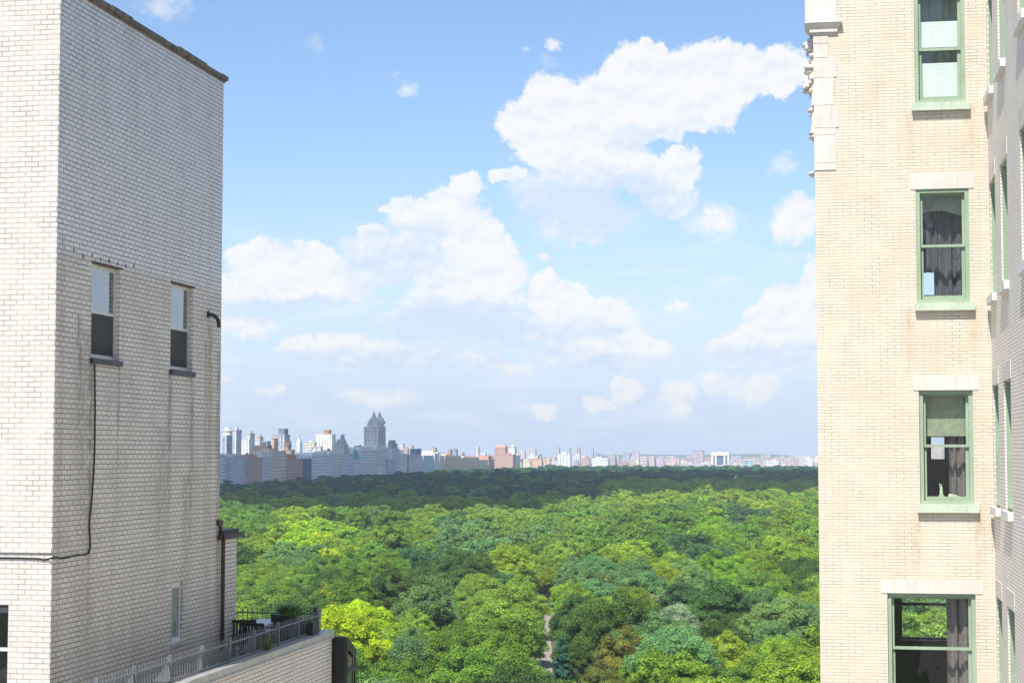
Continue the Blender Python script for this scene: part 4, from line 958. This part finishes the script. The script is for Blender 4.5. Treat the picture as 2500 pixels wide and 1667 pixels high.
def bld(px0, px1, py, Y, depth, col, label, name='apartment_building', win=True, top='parapet', fac=None, group=None, zbase=0, cpw=False, west=26, **kw):
    """cpw: stands on the park's west edge, px0..px1 is its east front. Otherwise px0..px1 is its whole silhouette, south face at Y"""
    if cpw:
        col = tuple(min(.85, k * 1.6 + .05) for k in col) if win else col; X1 = -650.0 + (Y or 0); y0 = onX(px0, py, X1).y; y1 = onX(px1, py, X1).y; X0 = X1 - west
    else:
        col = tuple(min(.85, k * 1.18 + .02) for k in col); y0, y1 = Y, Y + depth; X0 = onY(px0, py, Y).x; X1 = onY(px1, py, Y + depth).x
        if X1 < X0 + 3: y1 = Y + 4; X1 = onY(px1, py, y1).x
    z1 = zt((px0 + px1) / 2, py, y0); r = thing(name, label, 'building', ((X0 + X1) / 2, (y0 + y1) / 2, 0), group)
    s = MB(); s.box(X0, X1, y0, y1, 0, z1)
    mt = fac or (plain(col) if win == 'obj' else facade(col, **kw) if win else plain(col))
    s.build('wall', mt, r)
    if win == 'obj':
        rk = random.Random(int(px0 * 31 + py)); kw.setdefault('sx', rk.uniform(3.4, 5.4)); kw.setdefault('sz', rk.uniform(3.3, 4.3)); kw.setdefault('ww', rk.uniform(1.2, 2.0)); kw.setdefault('wh', rk.uniform(1.5, 2.1))
        windows(r, X0, X1, y0, y1, 4, z1, **kw)
    rn = random.Random(int(px0 * 7 + py))
    if cpw and win and top == 'parapet': top = rn.choice(('tank', 'bulk', 'tank', 'bulk', 'parapet'))
    if cpw and win and top in ('tank', 'bulk') and rn.random() < .75:
        hh = rn.uniform(3, 8); i0, i1 = rn.uniform(1.5, 5), rn.uniform(2, 9)
        s = MB(); s.box(X0 + 2, X1 - rn.uniform(2, 5), y0 + (y1 - y0) * .12 + i0, y1 - (y1 - y0) * .1 - i1 * .5, z1, z1 + hh); s.build('setback_storey', plain(tuple(k * .95 for k in col)), r)
        for q in range(3): s = MB(); a = X0 + (X1 - X0) * rn.uniform(.1, .9); c = y0 + (y1 - y0) * rn.uniform(.1, .9); s.box(a, a + 1.2, c, c + 1.6, z1, z1 + hh + rn.uniform(1, 3)); s.build('chimney', plain(tuple(k * .7 for k in col)), r)
    w_, d_ = X1 - X0, y1 - y0
    if top in ('parapet', 'tank', 'bulk'):
        s = MB(); s.box(X0 - .4, X1 + .4, y0 - .4, y1 + .4, z1, z1 + .9); s.build('cornice', plain(tuple(k * .9 for k in col)), r)
    if cpw and win:
        s = MB(); s.box(X0, X1 + .45, y0 - .3, y1 + .1, z1 - 8.2, z1 - 7.5); s.box(X0, X1 + .35, y0 - .25, y1 + .1, 15, 15.8); s.build('string_course', plain(tuple(min(.85, k * 1.12) for k in col)), r)
    if top in ('bulk', 'tank') or (top == 'parapet' and rn.random() < .6):
        a = X0 + w_ * rn.uniform(.15, .5); c = y0 + d_ * rn.uniform(.2, .5)
        s = MB(); s.box(a, a + w_ * .33, c, c + d_ * .35, z1 + .9, z1 + 4.2); s.build('rooftop_bulkhead', plain(tuple(k * .85 for k in col)), r)
    if top == 'tank':
        a, c = X0 + w_ * .72, y0 + d_ * .3; s = MB(); s.lathe(a, c, [(2.0, z1 + 3.5), (2.1, z1 + 7), (.1, z1 + 8.6)], 10); 
        for q in (-1.3, 1.3): s.box(a + q - .15, a + q + .15, c - .15, c + .15, z1 + .9, z1 + 3.6)
        s.build('water_tank', plain((.16,.12,.09)), r)
    return r, (X0, X1, y0, y1, z1)
O = dict(win='obj')
# --- park front row, left to right
bld(520, 552, 1113, 0, 0, LST, 'pale stone apartment block right against the left building edge', cpw=True, **O, sx=3.4)
r, b_ = bld(526, 538, 1060, -30, 0, LST, 'slim pale tower with a domed cap beside the left building', cpw=True, west=16, win='obj', top='none')
s = MB(); s.lathe((b_[0]+b_[1])/2 + 2, (b_[2]+b_[3])/2, [(6, b_[4]), (6, b_[4]+4), (5, b_[4]+7), (2.5, b_[4]+9.5), (.3, b_[4]+12)], 14); s.build('dome', plain(BLU), r)
bld(553, 563, 1117, 1, 0, BLU, 'narrow blue-grey apartment house, second in the park-front row', cpw=True, **O, sx=3.0)
bld(563, 598, 1117, 0, 0, (.36,.36,.42), 'wide grey apartment block with pale floor bands facing the park', cpw=True, **O, mat=M['cwin2'], sx=3.2)
bld(598, 641, 1119, 0, 0, BRK, 'red brick apartment house with pale window trim facing the park', cpw=True, **O, mat=M['cwin2'], sx=3.8)
bld(641, 663, 1117, 0, 0, (.48,.46,.48), 'light grey apartment house right of the red brick one', cpw=True, **O)
bld(663, 698, 1102, 1.5, 0, TAN, 'tall tan apartment block stepping up behind grey neighbours, park front', cpw=True, top='tank', **O)
bld(698, 739, 1121, 0, 0, BRK, 'low dark red apartment house with a blue roofline facing the park', cpw=True, **O)
bld(739, 761, 1119, 0, 0, DRK, 'narrow building wrapped in dark blue netting', cpw=True, win=False, top='none')
bld(761, 804, 1112, 0, 0, (.66,.66,.68), 'white stone apartment house right of the netted building', cpw=True, top='bulk', **O)
bld(804, 842, 1110, 0, 0, (.50,.45,.42), 'grey-beige apartment house below the terraced tower', cpw=True, top='tank', **O)
bld(842, 862, 1112, 0, 0, (.42,.42,.46), 'narrow grey house between terraced tower and teal roofed block', cpw=True, **O)
r, b_ = bld(862, 880, 1120, 0, 0, (.52,.50,.48), 'pale apartment house under a bright teal copper roof', cpw=True, top='none', **O)
s = MB(); s.frustum(b_[0], b_[1], b_[2], b_[3], b_[4], b_[0]+5, b_[1]-3, b_[2]+3, b_[3]-3, b_[4]+7); s.lathe(b_[1]-6, b_[3]-6, [(2.5,b_[4]+7),(2.5,b_[4]+10),(.2,b_[4]+14)], 10); s.build('roof', plain((.10,.42,.42)), r)
# --- the twin spired tower
Xe = -648.0; ya, yb = onX(920, 1100, Xe).y, onX(947, 1100, Xe).y
def EZ(py): return zt(914, py, ya)
tt = thing('twin_tower_building', 'tall pale twin-spired apartment tower rising above the park', 'building', (Xe - 20, (ya + yb) / 2, 0))
def epx(px): return onX(px, 1060, Xe - 3).y
s = MB(); s.box(Xe - 23, Xe, ya, yb, 0, EZ(1094)); s.box(Xe - 22, Xe - 1.5, ya + 2, yb - 2, EZ(1094), EZ(1088)); s.build('base', plain((.84,.80,.77)), tt)
windows(tt, Xe - 23, Xe, ya, yb, 30, EZ(1094), budget=40)
s = MB(); a0, a1 = epx(922), epx(940); xw, xe2 = Xe - 23, Xe - 3
s.box(xw, xe2, a0, a1, EZ(1090), EZ(1041)); s.box(xw + 3.5, xe2 - 1, a0 + 1, a1 - 1, EZ(1041), EZ(1034)); s.box(xw + 5, xe2 - 2, a0 + 2, a1 - 5, EZ(1034), EZ(1028))
for k in range(6): xk = xw + (xe2 - xw) * k / 5; s.box(xk - .5, xk + .5, a0 - .7, a0, EZ(1090), EZ(1040) + (2 if k in (2, 3) else 0))
s.build('tower', plain((.84,.80,.77)), tt)
windows(tt, xw, xe2, a0, a1, EZ(1088), EZ(1041), sx=4.0, sz=4.4, ww=1.7, wh=2.2, budget=100)
s = MB()
for k in range(8): yk = a0 + (a1 - a0) * k / 7; s.box(xe2, xe2 + .8, yk - .6, yk + .6, EZ(1090), EZ(1039))
s.build('piers', plain((.78,.73,.69)), tt)
for (yc, tp) in ((a0 + 6.5, 0), (a1 - 7.5, 1)):
    # each tower head steps in towards its lantern; the second stands 30 m further back
    c = 913 if tp == 0 else 927
    def Z2(py): return zt(c, py, yc)
    xc = onY(c, 1020, yc).x; s = MB()
    s.box(xc - 7, xc + 7, yc - 6.5, yc + 6.5, EZ(1033), Z2(1027)); s.box(xc - 5.2, xc + 5.2, yc - 5, yc + 5, Z2(1028), Z2(1021.5))
    s.box(xc - 2.6, xc + 2.6, yc - 2.6, yc + 2.6, Z2(1022), Z2(1015))
    for sx in (-4.6, 4.6):
        for sy in (-4.4, 4.4): s.box(xc + sx - .5, xc + sx + .5, yc + sy - .5, yc + sy + .5, Z2(1022), Z2(1019.5))
    t0 = 1002 if tp == 0 else 1004.5
    s.lathe(xc, yc, [(2.3, Z2(1015)), (2.2, Z2(1012)), (1.5, Z2(1011.5)), (1.5, Z2(1007.8)), (1.9, Z2(1007.5)), (.8, Z2(1006)), (.5, Z2(1005)), (.1, Z2(t0))], 10)
    s.build('spire', plain((.74,.71,.70)), tt)
bld(880, 920, 1100, 1.2, 0, (.56,.51,.46), 'cream-grey apartment block at the left foot of the twin spired tower', cpw=True, top='tank', **O)
r, b_ = bld(957, 975, 1094, -2, 0, (.46,.43,.44), 'stepped grey-brown tower block just right of the twin spires', cpw=True, west=9, top='none', **O)
y0, y1 = onX(957.5, 1080, -655).y, onX(969, 1080, -655).y; s = MB(); s.box(-662, -654, y0, y1, b_[4], zt(955, 1082, y0)); s.box(-661, -655, y0 + 2, onX(966,1080,-655).y, zt(955,1082,y0), zt(955,1074,y0)); s.build('upper_block', plain((.40,.38,.40)), r)
bld(947, 966, 1122, 5, 0, (.34,.36,.46), 'low blue-grey apartment house at the foot of the stepped tower', cpw=True, **O)
bld(976, 994, 1109, 0, 0, (.50,.50,.52), 'pale grey apartment house with a roof bulkhead, right of stepped tower', cpw=True, top='bulk', **O)
bld(994, 998, 1112, 0, 0, (.28,.2,.2), 'thin dark brown sliver of a house by the mansard block', cpw=True, win=False)
r, b_ = bld(998, 1033, 1118, 0, 0, (.44,.43,.47), 'grey apartment block with a dark purple mansard roof', cpw=True, top='none', **O)
s = MB(); s.frustum(b_[0], b_[1], b_[2], b_[3], b_[4], b_[0]+4, b_[1]-3, b_[2]+5, b_[3]-5, zt(1015,1109,b_[2])); s.build('roof', plain((.16,.13,.19)), r)
yk0, yk1 = onX(1016, 1100, -662).y, onX(1027.5, 1100, -662).y; s = MB(); s.box(-672, -661, yk0, yk1, zt(1020,1109,b_[2]), zt(1020,1095,yk0)); s.build('tank_enclosure', plain((.015,.06,.12)), r)
bld(1034, 1060, 1113, 0, 0, GLS, 'glassy blue-grey apartment slab with broad floor bands', cpw=True, mat=M['cwin2'], **O)
bld(1061, 1072, 1108, 2, 0, WHT, 'narrow bright white apartment house, park front', cpw=True, **O)
bld(1073, 1085, 1113, 1, 0, CRM, 'cream narrow apartment house right of the white one', cpw=True, **O)
bld(1086, 1126, 1114, 3, 0, ORG, 'long salmon brick slab with dark balcony stacks, left one of two', cpw=True, **O)
bld(1127, 1170, 1118, 3, 0, ORG, 'salmon brick slab with dark balcony stacks, right one of two', cpw=True, **O)
bld(1171, 1191, 1124, 4, 0, CRM, 'blank cream low building between salmon slab and pink tower', cpw=True, win=False)
bld(1193, 1207, 1122, 4, 0, BRK, 'small dark red house tucked left of the pink tower', cpw=True, **O)
r, b_ = bld(1207, 1258, 1110, 3600, 26, PNK, 'big pink brick apartment building with a raised left tower', **O, sx=3.4)
s = MB(); xk = onY(1234, 1090, 3600).x; s.box(b_[0], xk, b_[2] + .5, b_[3], b_[4], zt(1220, 1091, 3600)); s.frustum(b_[0], xk, b_[2] + .5, b_[3], zt(1220,1091,3600), b_[0]+4, xk-3, b_[2]+4, b_[3]-4, zt(1220,1085,3600)); s.build('upper_tower', plain(PNK), r)
# --- second row behind the park front (some lit where the cloud shadow ends)
r, b_ = bld(540, 568, 1062, 2150, 22, (.40,.46,.56), 'blue-white slab with dark vertical window strips, leftmost of the rear row', win=True, cw=5, fw=.55, fh=.9, top='none')
s = MB(); s.lathe((b_[0]+b_[1])/2+1, (b_[2]+b_[3])/2, [(6,b_[4]),(6,b_[4]+5),(7,b_[4]+5.2),(7,b_[4]+6.4),(4,b_[4]+6.6),(4,b_[4]+10)], 14); s.build('rooftop_drum', plain(WHT), r)
bld(568, 590, 1050, 2260, 22, (.62,.64,.68), 'tall pale slab with a stepped top behind the rear row', cw=4, fw=.5, fh=.9, top='bulk')
bld(586, 622, 1072, 2350, 24, WHT, 'white gridded apartment block with stacked balconies', cw=4.4, ch=3.4, fw=.5, fh=.45, top='none')
bld(603, 622, 1059, 2400, 20, LST, 'plain grey-beige slab rising over the white gridded block', win=False, top='parapet')
bld(622, 637, 1073, 2450, 20, (.56,.56,.60), 'pale grey slab between the white block and the orange houses', top='parapet')
bld(629, 643, 1067, 2700, 18, ORG, 'small orange roof tower peeking over the rear row', win=False, top='bulk')
bld(638, 661, 1078, 2500, 18, (.34,.38,.46), 'blue-grey house with dark openings left of the big grey tower', cw=5, fw=.6, fh=.6, top='parapet')
bld(617, 663, 1089, 2030, 14, TAN, 'long tan brick block with square windows below the grey tower', cw=4.6, ch=4.0, top='bulk')
r, b_ = bld(665, 708, 1062, 2500, 26, (.46,.46,.50), 'big grey tower with a square box on its roof', cw=4.5, fw=.4, fh=.95, top='parapet')
s = MB(); s.box(onY(678.5,1050,2500).x, onY(693.5,1050,2500).x, 2502, 2520, b_[4], zt(686, 1046, 2500)); s.build('rooftop_box', plain((.20,.22,.26)), r)
bld(663, 679, 1071, 2300, 18, ORG, 'orange brick shaft at the left foot of the big grey tower', win=False, top='parapet')
bld(697, 711, 1078, 2300, 16, ORG, 'orange-brown brick shaft at the right foot of the big grey tower', top='parapet')
bld(689, 720, 1099, 2280, 16, TAN, 'stepped tan brick house with small setbacks below the orange shaft', top='tank')
r, b_ = bld(723, 738, 1078, 4200, 18, WHT, 'slender white church-like tower tapering upward', name='church_tower', cw=4, fw=.35, fh=.8, top='none')
s = MB(); s.frustum(b_[0]+1,b_[1]-1,b_[2]+1,b_[3]-1,b_[4],b_[0]+5,b_[1]-5,b_[2]+5,b_[3]-5,zt(730,1066,4200)); s.frustum(b_[0]+5,b_[1]-5,b_[2]+5,b_[3]-5,zt(730,1066,4200),b_[0]+6,b_[1]-6,b_[2]+6,b_[3]-6,zt(730,1060,4200)); s.build('spire', plain(WHT), r)
bld(744, 774, 1081, 2950, 16, CRM, 'cream slab with rows of dark horizontal windows, left of white block', cw=6, ch=4.2, fw=.75, fh=.5, top='bulk')
r, b_ = bld(771, 820, 1060, 3000, 24, (.80,.74,.62), 'large sunlit white apartment block with a red rooftop box', cw=5, ch=4.2, fw=.4, fh=.5, top='none')
s = MB(); s.box(onY(789.5,1055,3000).x, onY(802,1055,3000).x, 3004, 3018, b_[4], zt(796,1049,3000)); s.build('rooftop_box', plain(BRK), r)
bld(762, 788, 1091, 2500, 10, (.60,.58,.58), 'pale stone temple-like penthouse with an arch', cw=7, ch=11, fw=.35, fh=.7, top='bulk')
r, b_ = bld(810, 854, 1094, 2330, 30, (.60,.57,.52), 'terraced beige ziggurat tower with balconies and a rounded top', top='none', cw=4.4, ch=3.6, fw=.55, fh=.5)
s = MB(); steps = [(811.5,851,1084),(814,848,1078),(819,846,1072),(827,844,1066),(830,841,1063)]; zb0 = b_[4]
for (pa, pb_, pt_) in steps: z_ = zt(830, pt_, 2332); s.box(onY(pa,1080,2330).x, onY(pb_,1080,2355).x, 2331 + (1094-pt_)*.2, 2356 - (1094-pt_)*.2, zb0, z_); zb0 = z_
xc = (onY(830,1063,2330).x + onY(841,1063,2350).x)/2; s.lathe(xc, 2344, [(3.4,zb0),(2.8,zb0+1.2),(.5,zb0+2.4)], 12); s.build('terraces', facade((.68,.65,.60), cw=4.4, ch=3.6, fw=.55, fh=.5), r)
bld(858, 888, 1095, 2560, 20, (.50,.46,.44), 'grey-beige block left behind the twin spired tower', top='bulk')
bld(874, 879, 1087, 2700, 8, BRK, 'small brown rooftop tower left of the twin spires', win=False, top='none')
# --- far rows: (px0, px1, py, Y, depth, colour, label)
FAR = [
 (978,988,1083,4300,16,PAL_,'faint pale slab behind the grey houses right of the stepped tower'),(984,999,1095,4000,18,PNK,'pale pink block behind the grey houses'),
 (1001,1010,1089,3600,16,BUFF,'small tan tower standing left of the dark water tank'),(1029,1048,1105,3900,18,WHT,'sunlit white roofline between water tank and brown castle top'),
 (1050,1067,1094,3500,18,TAN,'tan castle-like tower with stepped chimneys'),(1078,1088,1111,3300,14,BRK,'dark reddish rooftop block left of the pink and blue tower'),
 (1092,1104,1099,3700,16,PNK,'pink half of the two-tone tower'),(1104,1118,1098,3702,16,(.25,.32,.45),'blue glass half of the two-tone tower'),
 (1124,1134,1105,3800,14,BUFF,'small buff rooftop house over the salmon slabs'),(1162,1171,1092,4600,14,PAL_,'thin pale tower over the right salmon slab'),
 (1175,1188,1106,4400,16,WHT,'white block with roof plant left of the pink tower'),(1190,1206,1114,4500,16,PAL_,'faint pale low block touching the pink tower'),
 (1240,1261,1091,3750,18,(.70,.66,.60),'white stepped tower right behind the pink building'),(1256,1270,1112,3780,16,WHT,'white low block right of the pink building'),
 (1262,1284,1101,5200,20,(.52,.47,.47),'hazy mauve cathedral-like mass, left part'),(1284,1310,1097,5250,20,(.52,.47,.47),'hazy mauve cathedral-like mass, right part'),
 (1288,1316,1112,4700,18,WHT,'long white low building before the hazy mauve mass'),(1316,1323,1110,4705,18,BLU,'blue-grey stair tower at the end of the white low building'),
 (1260,1276,1129,3950,14,CRM,'low cream warehouse at the tree line, left'),(1276,1298,1126,3960,14,(.66,.56,.38),'low yellowish warehouse at the tree line'),
 (1298,1325,1120,4000,16,(.66,.44,.28),'orange-tan apartment slab with balconies, left half'),(1325,1346,1121,4010,16,(.64,.46,.32),'orange-tan apartment slab with balconies, right half'),
 (1344,1362,1123,4600,16,PAL_,'pale mixed houses left of the white office block'),
 (1359,1367.5,1093,5600,18,GRY,'grey twin shaft tower, first of four slim towers'),(1385.5,1394,1094,5600,18,GRY,'grey slim tower, second of four in a row'),
 (1408.5,1417,1093,5600,18,(.46,.38,.40),'brownish slim tower, third of four in a row'),(1442,1450,1094,5650,18,GRY,'grey slim tower, fourth of four in a row'),
 (1360,1396,1108,4500,22,(.80,.78,.74),'bright white office block with a striped centre'),(1395,1418,1112,4550,20,(.64,.64,.62),'pale concrete block right of the white office block'),
 (1400,1413,1124,4200,14,GLS,'pale glass front at the foot of the concrete block'),(1413,1418,1106,4205,10,GRY,'grey chimney-like shaft beside the concrete block'),
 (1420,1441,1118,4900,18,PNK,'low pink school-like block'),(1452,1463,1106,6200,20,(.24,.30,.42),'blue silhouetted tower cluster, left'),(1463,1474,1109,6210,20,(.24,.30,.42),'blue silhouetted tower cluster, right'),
 (1446,1487,1119,4700,18,WHT,'wide white roofscape building before the pale brown tower'),(1489,1503.5,1110,4400,16,(.44,.38,.40),'grey-brown tower with a dark side, left of two'),(1504,1513,1116,4420,16,(.50,.46,.48),'grey shorter slab beside the grey-brown tower'),
 (1512,1533,1129,4100,14,PNK,'low pink brick housing row at the tree line'),(1533,1553,1130,4110,14,(.58,.44,.40),'low rose housing row right of the pink one'),(1549,1562,1121,4150,14,CRM,'small sunlit cream tower at the tree line'),
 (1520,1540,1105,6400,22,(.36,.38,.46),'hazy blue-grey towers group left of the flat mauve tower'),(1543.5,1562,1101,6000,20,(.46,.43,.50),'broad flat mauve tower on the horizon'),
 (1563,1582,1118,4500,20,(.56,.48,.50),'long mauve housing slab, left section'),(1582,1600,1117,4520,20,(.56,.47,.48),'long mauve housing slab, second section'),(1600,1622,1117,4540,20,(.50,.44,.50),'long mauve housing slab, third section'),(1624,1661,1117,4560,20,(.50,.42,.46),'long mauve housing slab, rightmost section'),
 (1625,1652,1128,4150,14,(.62,.46,.42),'low rose block in front of the mauve slab'),(1655,1690,1127,5500,20,PAL_,'scatter of low white houses before the brown tower'),
 (1691.5,1719,1100,4700,24,(.46,.36,.42),'tall reddish-mauve ribbed tower standing alone'),(1694,1736,1133,4300,16,(.56,.54,.58),'long low grey school building at the tree line'),
 (1782,1796,1122,5200,20,(.48,.42,.46),'mauve housing tower right of the white framed tower'),(1798,1814,1117,5300,20,(.50,.42,.44),'rosy housing tower, second right of the framed tower'),(1785,1802,1133,4400,14,PAL_,'low pale house right of the framed tower base'),
 (1802,1815,1135,4300,12,WHT,'small white glazed block beside the teal glass building'),(1843,1857,1120,5300,20,(.48,.43,.48),'mauve slab right of the teal glass building'),(1857,1867,1112,5500,16,(.46,.44,.50),'slim hazy tower with rooftop mast'),
 (1845,1862,1133,4300,12,(.66,.50,.40),'small orange-cream house at the tree line'),(1869,1902,1126,4500,18,(.72,.70,.70),'white hospital-like block with rooftop storeys'),
 (1892,1904,1119,5000,18,(.52,.40,.42),'rose tower, first of four behind the white block'),(1906,1919,1118,5010,18,(.54,.42,.44),'rose tower, second of four behind the white block'),(1920,1933,1118,5020,18,(.54,.42,.44),'rose tower, third of four behind the white block'),(1935,1947,1119,5030,18,(.46,.38,.44),'rose tower, last of four behind the white block'),
 (1903,1921,1136,4300,12,CRM,'small cream house half hidden by trees'),(1950,1966,1127,5200,16,PAL_,'pale low houses left of the white balcony block'),
 (1968,1984,1114,4600,18,WHT,'white balcony block at the right building edge, taller part'),(1984,2003,1117,4620,18,(.72,.72,.72),'white balcony block at the right building edge, lower part'),(1990,2006,1131,4200,14,(.50,.30,.28),'small red brick house at the right building edge'),
 (2215,2240,1100,4300,18,BRK,'red brick tower seen through the third window'),(2240,2275,1096,4400,18,WHT,'white block seen through the third window'),(2275,2300,1088,4500,18,BUFF,'tall buff slab seen through the third window'),(2300,2330,1098,4400,18,GRY,'grey block seen through the third window at right')]
rn = random.Random(5)
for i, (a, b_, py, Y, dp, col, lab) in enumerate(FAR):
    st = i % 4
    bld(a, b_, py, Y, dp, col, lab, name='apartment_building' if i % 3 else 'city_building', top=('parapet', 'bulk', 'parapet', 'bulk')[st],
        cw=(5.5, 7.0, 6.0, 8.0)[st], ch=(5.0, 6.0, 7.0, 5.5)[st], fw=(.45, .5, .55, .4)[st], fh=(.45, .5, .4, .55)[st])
# white framed tower with a dark glass centre
ft = thing('framed_tower', 'tall white framed office tower with a dark blue glass centre', 'building', (onY(1758, 1110, 4300).x, 4310, 0))
Yf = 4300; fx = lambda q: onY(q, 1120, Yf).x
z_t, z_g = zt(1758, 1103, Yf), zt(1758, 1112, Yf)
s = MB()
for (a, b_) in ((1736.5,1741.5),(1745,1749.5),(1766.5,1771),(1775.5,1780)): s.box(fx(a), fx(b_), Yf, Yf + 3, 0, z_g)
s.box(fx(1736.5), fx(1780), Yf, Yf + 3, z_g, z_t); s.box(fx(1736.5), fx(1780), Yf + 3, Yf + 22, 0, z_t); s.box(fx(1736.5), fx(1780), Yf, Yf+3, zt(1758,1137,Yf), zt(1758,1135,Yf)); s.build('frame', plain((.80,.74,.64)), ft)
s = MB(); s.box(fx(1741.6), fx(1744.9), Yf + 1.5, Yf + 2.9, 0, z_g - .1); s.box(fx(1749.6), fx(1766.4), Yf + 1.5, Yf + 2.9, 0, z_g - .1); s.box(fx(1771.1), fx(1775.4), Yf + 1.5, Yf + 2.9, 0, z_g - .1)
s.build('glass_bays', facade((.07,.12,.22), (.12,.2,.34), 4.2, 3.8, .8, .6), ft)
tg = thing('glass_building', 'teal glass building with white floor lines, right of the framed tower', 'building', (onY(1829, 1130, 4400).x, 4410, 0))
fx = lambda q: onY(q, 1130, 4400).x; s = MB(); s.box(fx(1816), fx(1842), 4401, 4420, 0, zt(1829,1123,4400)); s.build('wall', facade((.62,.68,.70), (.06,.22,.32), 9.0, 4.2, .85, .6), tg)
s = MB(); s.box(fx(1815.5), fx(1842.5), 4400, 4401, zt(1829,1124.5,4400), zt(1829,1122,4400)); 
for q in (1815.5, 1828, 1841.5): s.box(fx(q), fx(q + 1), 4400, 4401, 0, zt(1829,1124,4400))
s.build('frame', plain((.76,.76,.74)), tg)
ch = thing('church', 'small white gabled hall at the far tree line', 'church', (onY(1684, 1135, 4150).x, 4160, 0)); fx = lambda q: onY(q, 1135, 4150).x
s = MB(); a, b_ = fx(1677), fx(1691); z0 = zt(1684,1136,4150); s.box(a, b_, 4150, 4180, 0, z0); s.build('wall', facade((.78,.72,.66), cw=6, ch=9, fw=.3, fh=.5), ch)
s = MB(); c = (a + b_)/2; zr = zt(1684,1130.5,4150); s.add([(a-.5,4149.5,z0),(b_+.5,4149.5,z0),(c,4149.5,zr),(a-.5,4180,z0),(b_+.5,4180,z0),(c,4180,zr)], [(0,1,2),(3,5,4),(0,2,5,3),(1,4,5,2)]); s.build('roof', plain((.72,.66,.62)), ch)
# two pale monuments above the shaded canopy
for (q, py, lab) in ((1796, 1161, 'tiny pale pointed monument above the shaded trees, left one'), (1972, 1170, 'tiny pale pointed monument above the shaded trees near the right building')):
    Ym = 2150; p = onY(q, py, Ym); s = MB(); s.frustum(p.x-2,p.x+2,Ym-2,Ym+2,gz(Ym), p.x-1.1,p.x+1.1,Ym-1.1,Ym+1.1,p.z-2); s.frustum(p.x-1.1,p.x+1.1,Ym-1.1,Ym+1.1,p.z-2,p.x-.1,p.x+.1,Ym-.1,Ym+.1,p.z); tag(s.build('monument', plain(WHT)), lab, 'monument', 'monuments above the trees')
# background sprawl: low city mass behind everything so the skyline has no gaps
rn = random.Random(8)
sp = MB()
for k in range(1500):
    Yk = rn.uniform(4800, 9500); a = R(rn.uniform(-24, 9)); X = Yk * math.tan(a); wd = rn.uniform(14, 60); h = rn.choice((10, 12, 14, 18, 18, 24, 30, 36)) 
    sp.box(X, X + wd, Yk, Yk + rn.uniform(12, 30), 0, gz(Yk) + h * rn.uniform(.8, 1.1), rn.randrange(5))
o = sp.build('far_city', [facade(c_, cw=7, ch=6) for c_ in (PAL_, PNK, WHT, (.50,.46,.50), BUFF)]); tag(o, 'low hazy city blocks stretching to the horizon', 'city', kind='stuff')
sp = MB()
for k in range(150):
    Yk = rn.uniform(1900, 4200); X = rn.uniform(-1150, -700); wd = rn.uniform(14, 30); a_ = math.degrees(math.atan2(X, Yk))
    h = rn.choice((26, 30, 34, 38, 44)); h = min(h, 46)
    sp.box(X, X + wd, Yk, Yk + rn.uniform(12, 25), 0, h, rn.randrange(4))
o = sp.build('rear_city', [facade(c_, cw=5, ch=4.5) for c_ in (TAN, BRK, (.5,.46,.44), GRY)]); tag(o, 'packed lower rooftops behind the park front row', 'city', kind='stuff')

# ================================================================ CLOUD overhead: throws the broad shade over the far park
h_c = 1250.0; sh = Vector((to_sun.x, to_sun.y)) * (h_c / to_sun.z)
outline = [(-690, 1090), (-420, 1130), (-260, 1110), (-190, 1120), (-178, 1260), (-170, 1400), (-70, 1600), (0, 1740), (250, 1800), (420, 2300), (400, 2900), (60, 3180), (-250, 3060), (-480, 2800), (-640, 2700), (-690, 2500)]
def inside(x, y):
    c = False; j = len(outline) - 1
    for i in range(len(outline)):
        xi, yi = outline[i]; xj, yj = outline[j]
        if (yi > y) != (yj > y) and x < (xj - xi) * (y - yi) / (yj - yi) + xi: c = not c
        j = i
    return c
from mathutils import noise as mn
cl = MB(); rn = random.Random(6); n_ = 0
for k in range(30): 
    for j in range(30):
        x = -1500 + 65 * k + rn.uniform(-12, 12); y = 1100 + 72 * j + rn.uniform(-12, 12)
        if inside(x, y - 45) and inside(x, y + 45) and inside(x + 45, y):
            rr_ = rn.uniform(62, 84); cl.blob((x + sh.x, y + sh.y, h_c + rn.uniform(0, 40)), (rr_, rr_, rn.uniform(35, 80)), k * 40 + j, 2, 0, .16)
m, n, b, out = new_mat('cloud_white'); b.inputs['Base Color'].default_value = (.95, .95, .96, 1); b.inputs['Roughness'].default_value = 1
tr = n.node('ShaderNodeBsdfTranslucent', {'Color': (.97, .97, .98, 1)}); tp = n.node('ShaderNodeBsdfTransparent'); m1 = n.node('ShaderNodeMixShader', {0: .5, 1: b.outputs[0], 2: tr.outputs[0]}); m2 = n.node('ShaderNodeMixShader', {0: .14, 1: m1.outputs[0], 2: tp.outputs[0]}); n.l.new(m2.outputs[0], out.inputs[0])
g = n.node('ShaderNodeNewGeometry'); no = n.noise(g.outputs['Position'], .02, 5, .6); n.l.new(n.mix(no.outputs[0], (.9,.9,.91), (.96,.96,.97)), b.inputs['Base Color'])
tag(cl.build('cloud', m), kind='structure')

# ================================================================ HAZE
hz = MB(); hz.box(-9600, 9600, -3500, 16500, -1.0, 150.0)
m = bpy.data.materials.new('haze_air'); m.use_nodes = True; n = NT(m.node_tree)
pv = n.node('ShaderNodeVolumePrincipled', {'Color': (.74, .88, 1.0, 1), 'Density': 7.0e-5, 'Anisotropy': -0.2}); n.l.new(pv.outputs[0], n.node('ShaderNodeOutputMaterial').inputs[1])
tag(hz.build('haze', m), kind='stuff')

for o in bpy.data.objects:
    if '_w' in o: del o['_w']
SC.cycles.volume_bounces = 0; SC.cycles.transparent_max_bounces = 12; SC.cycles.max_bounces = 6; SC.cycles.diffuse_bounces = 3
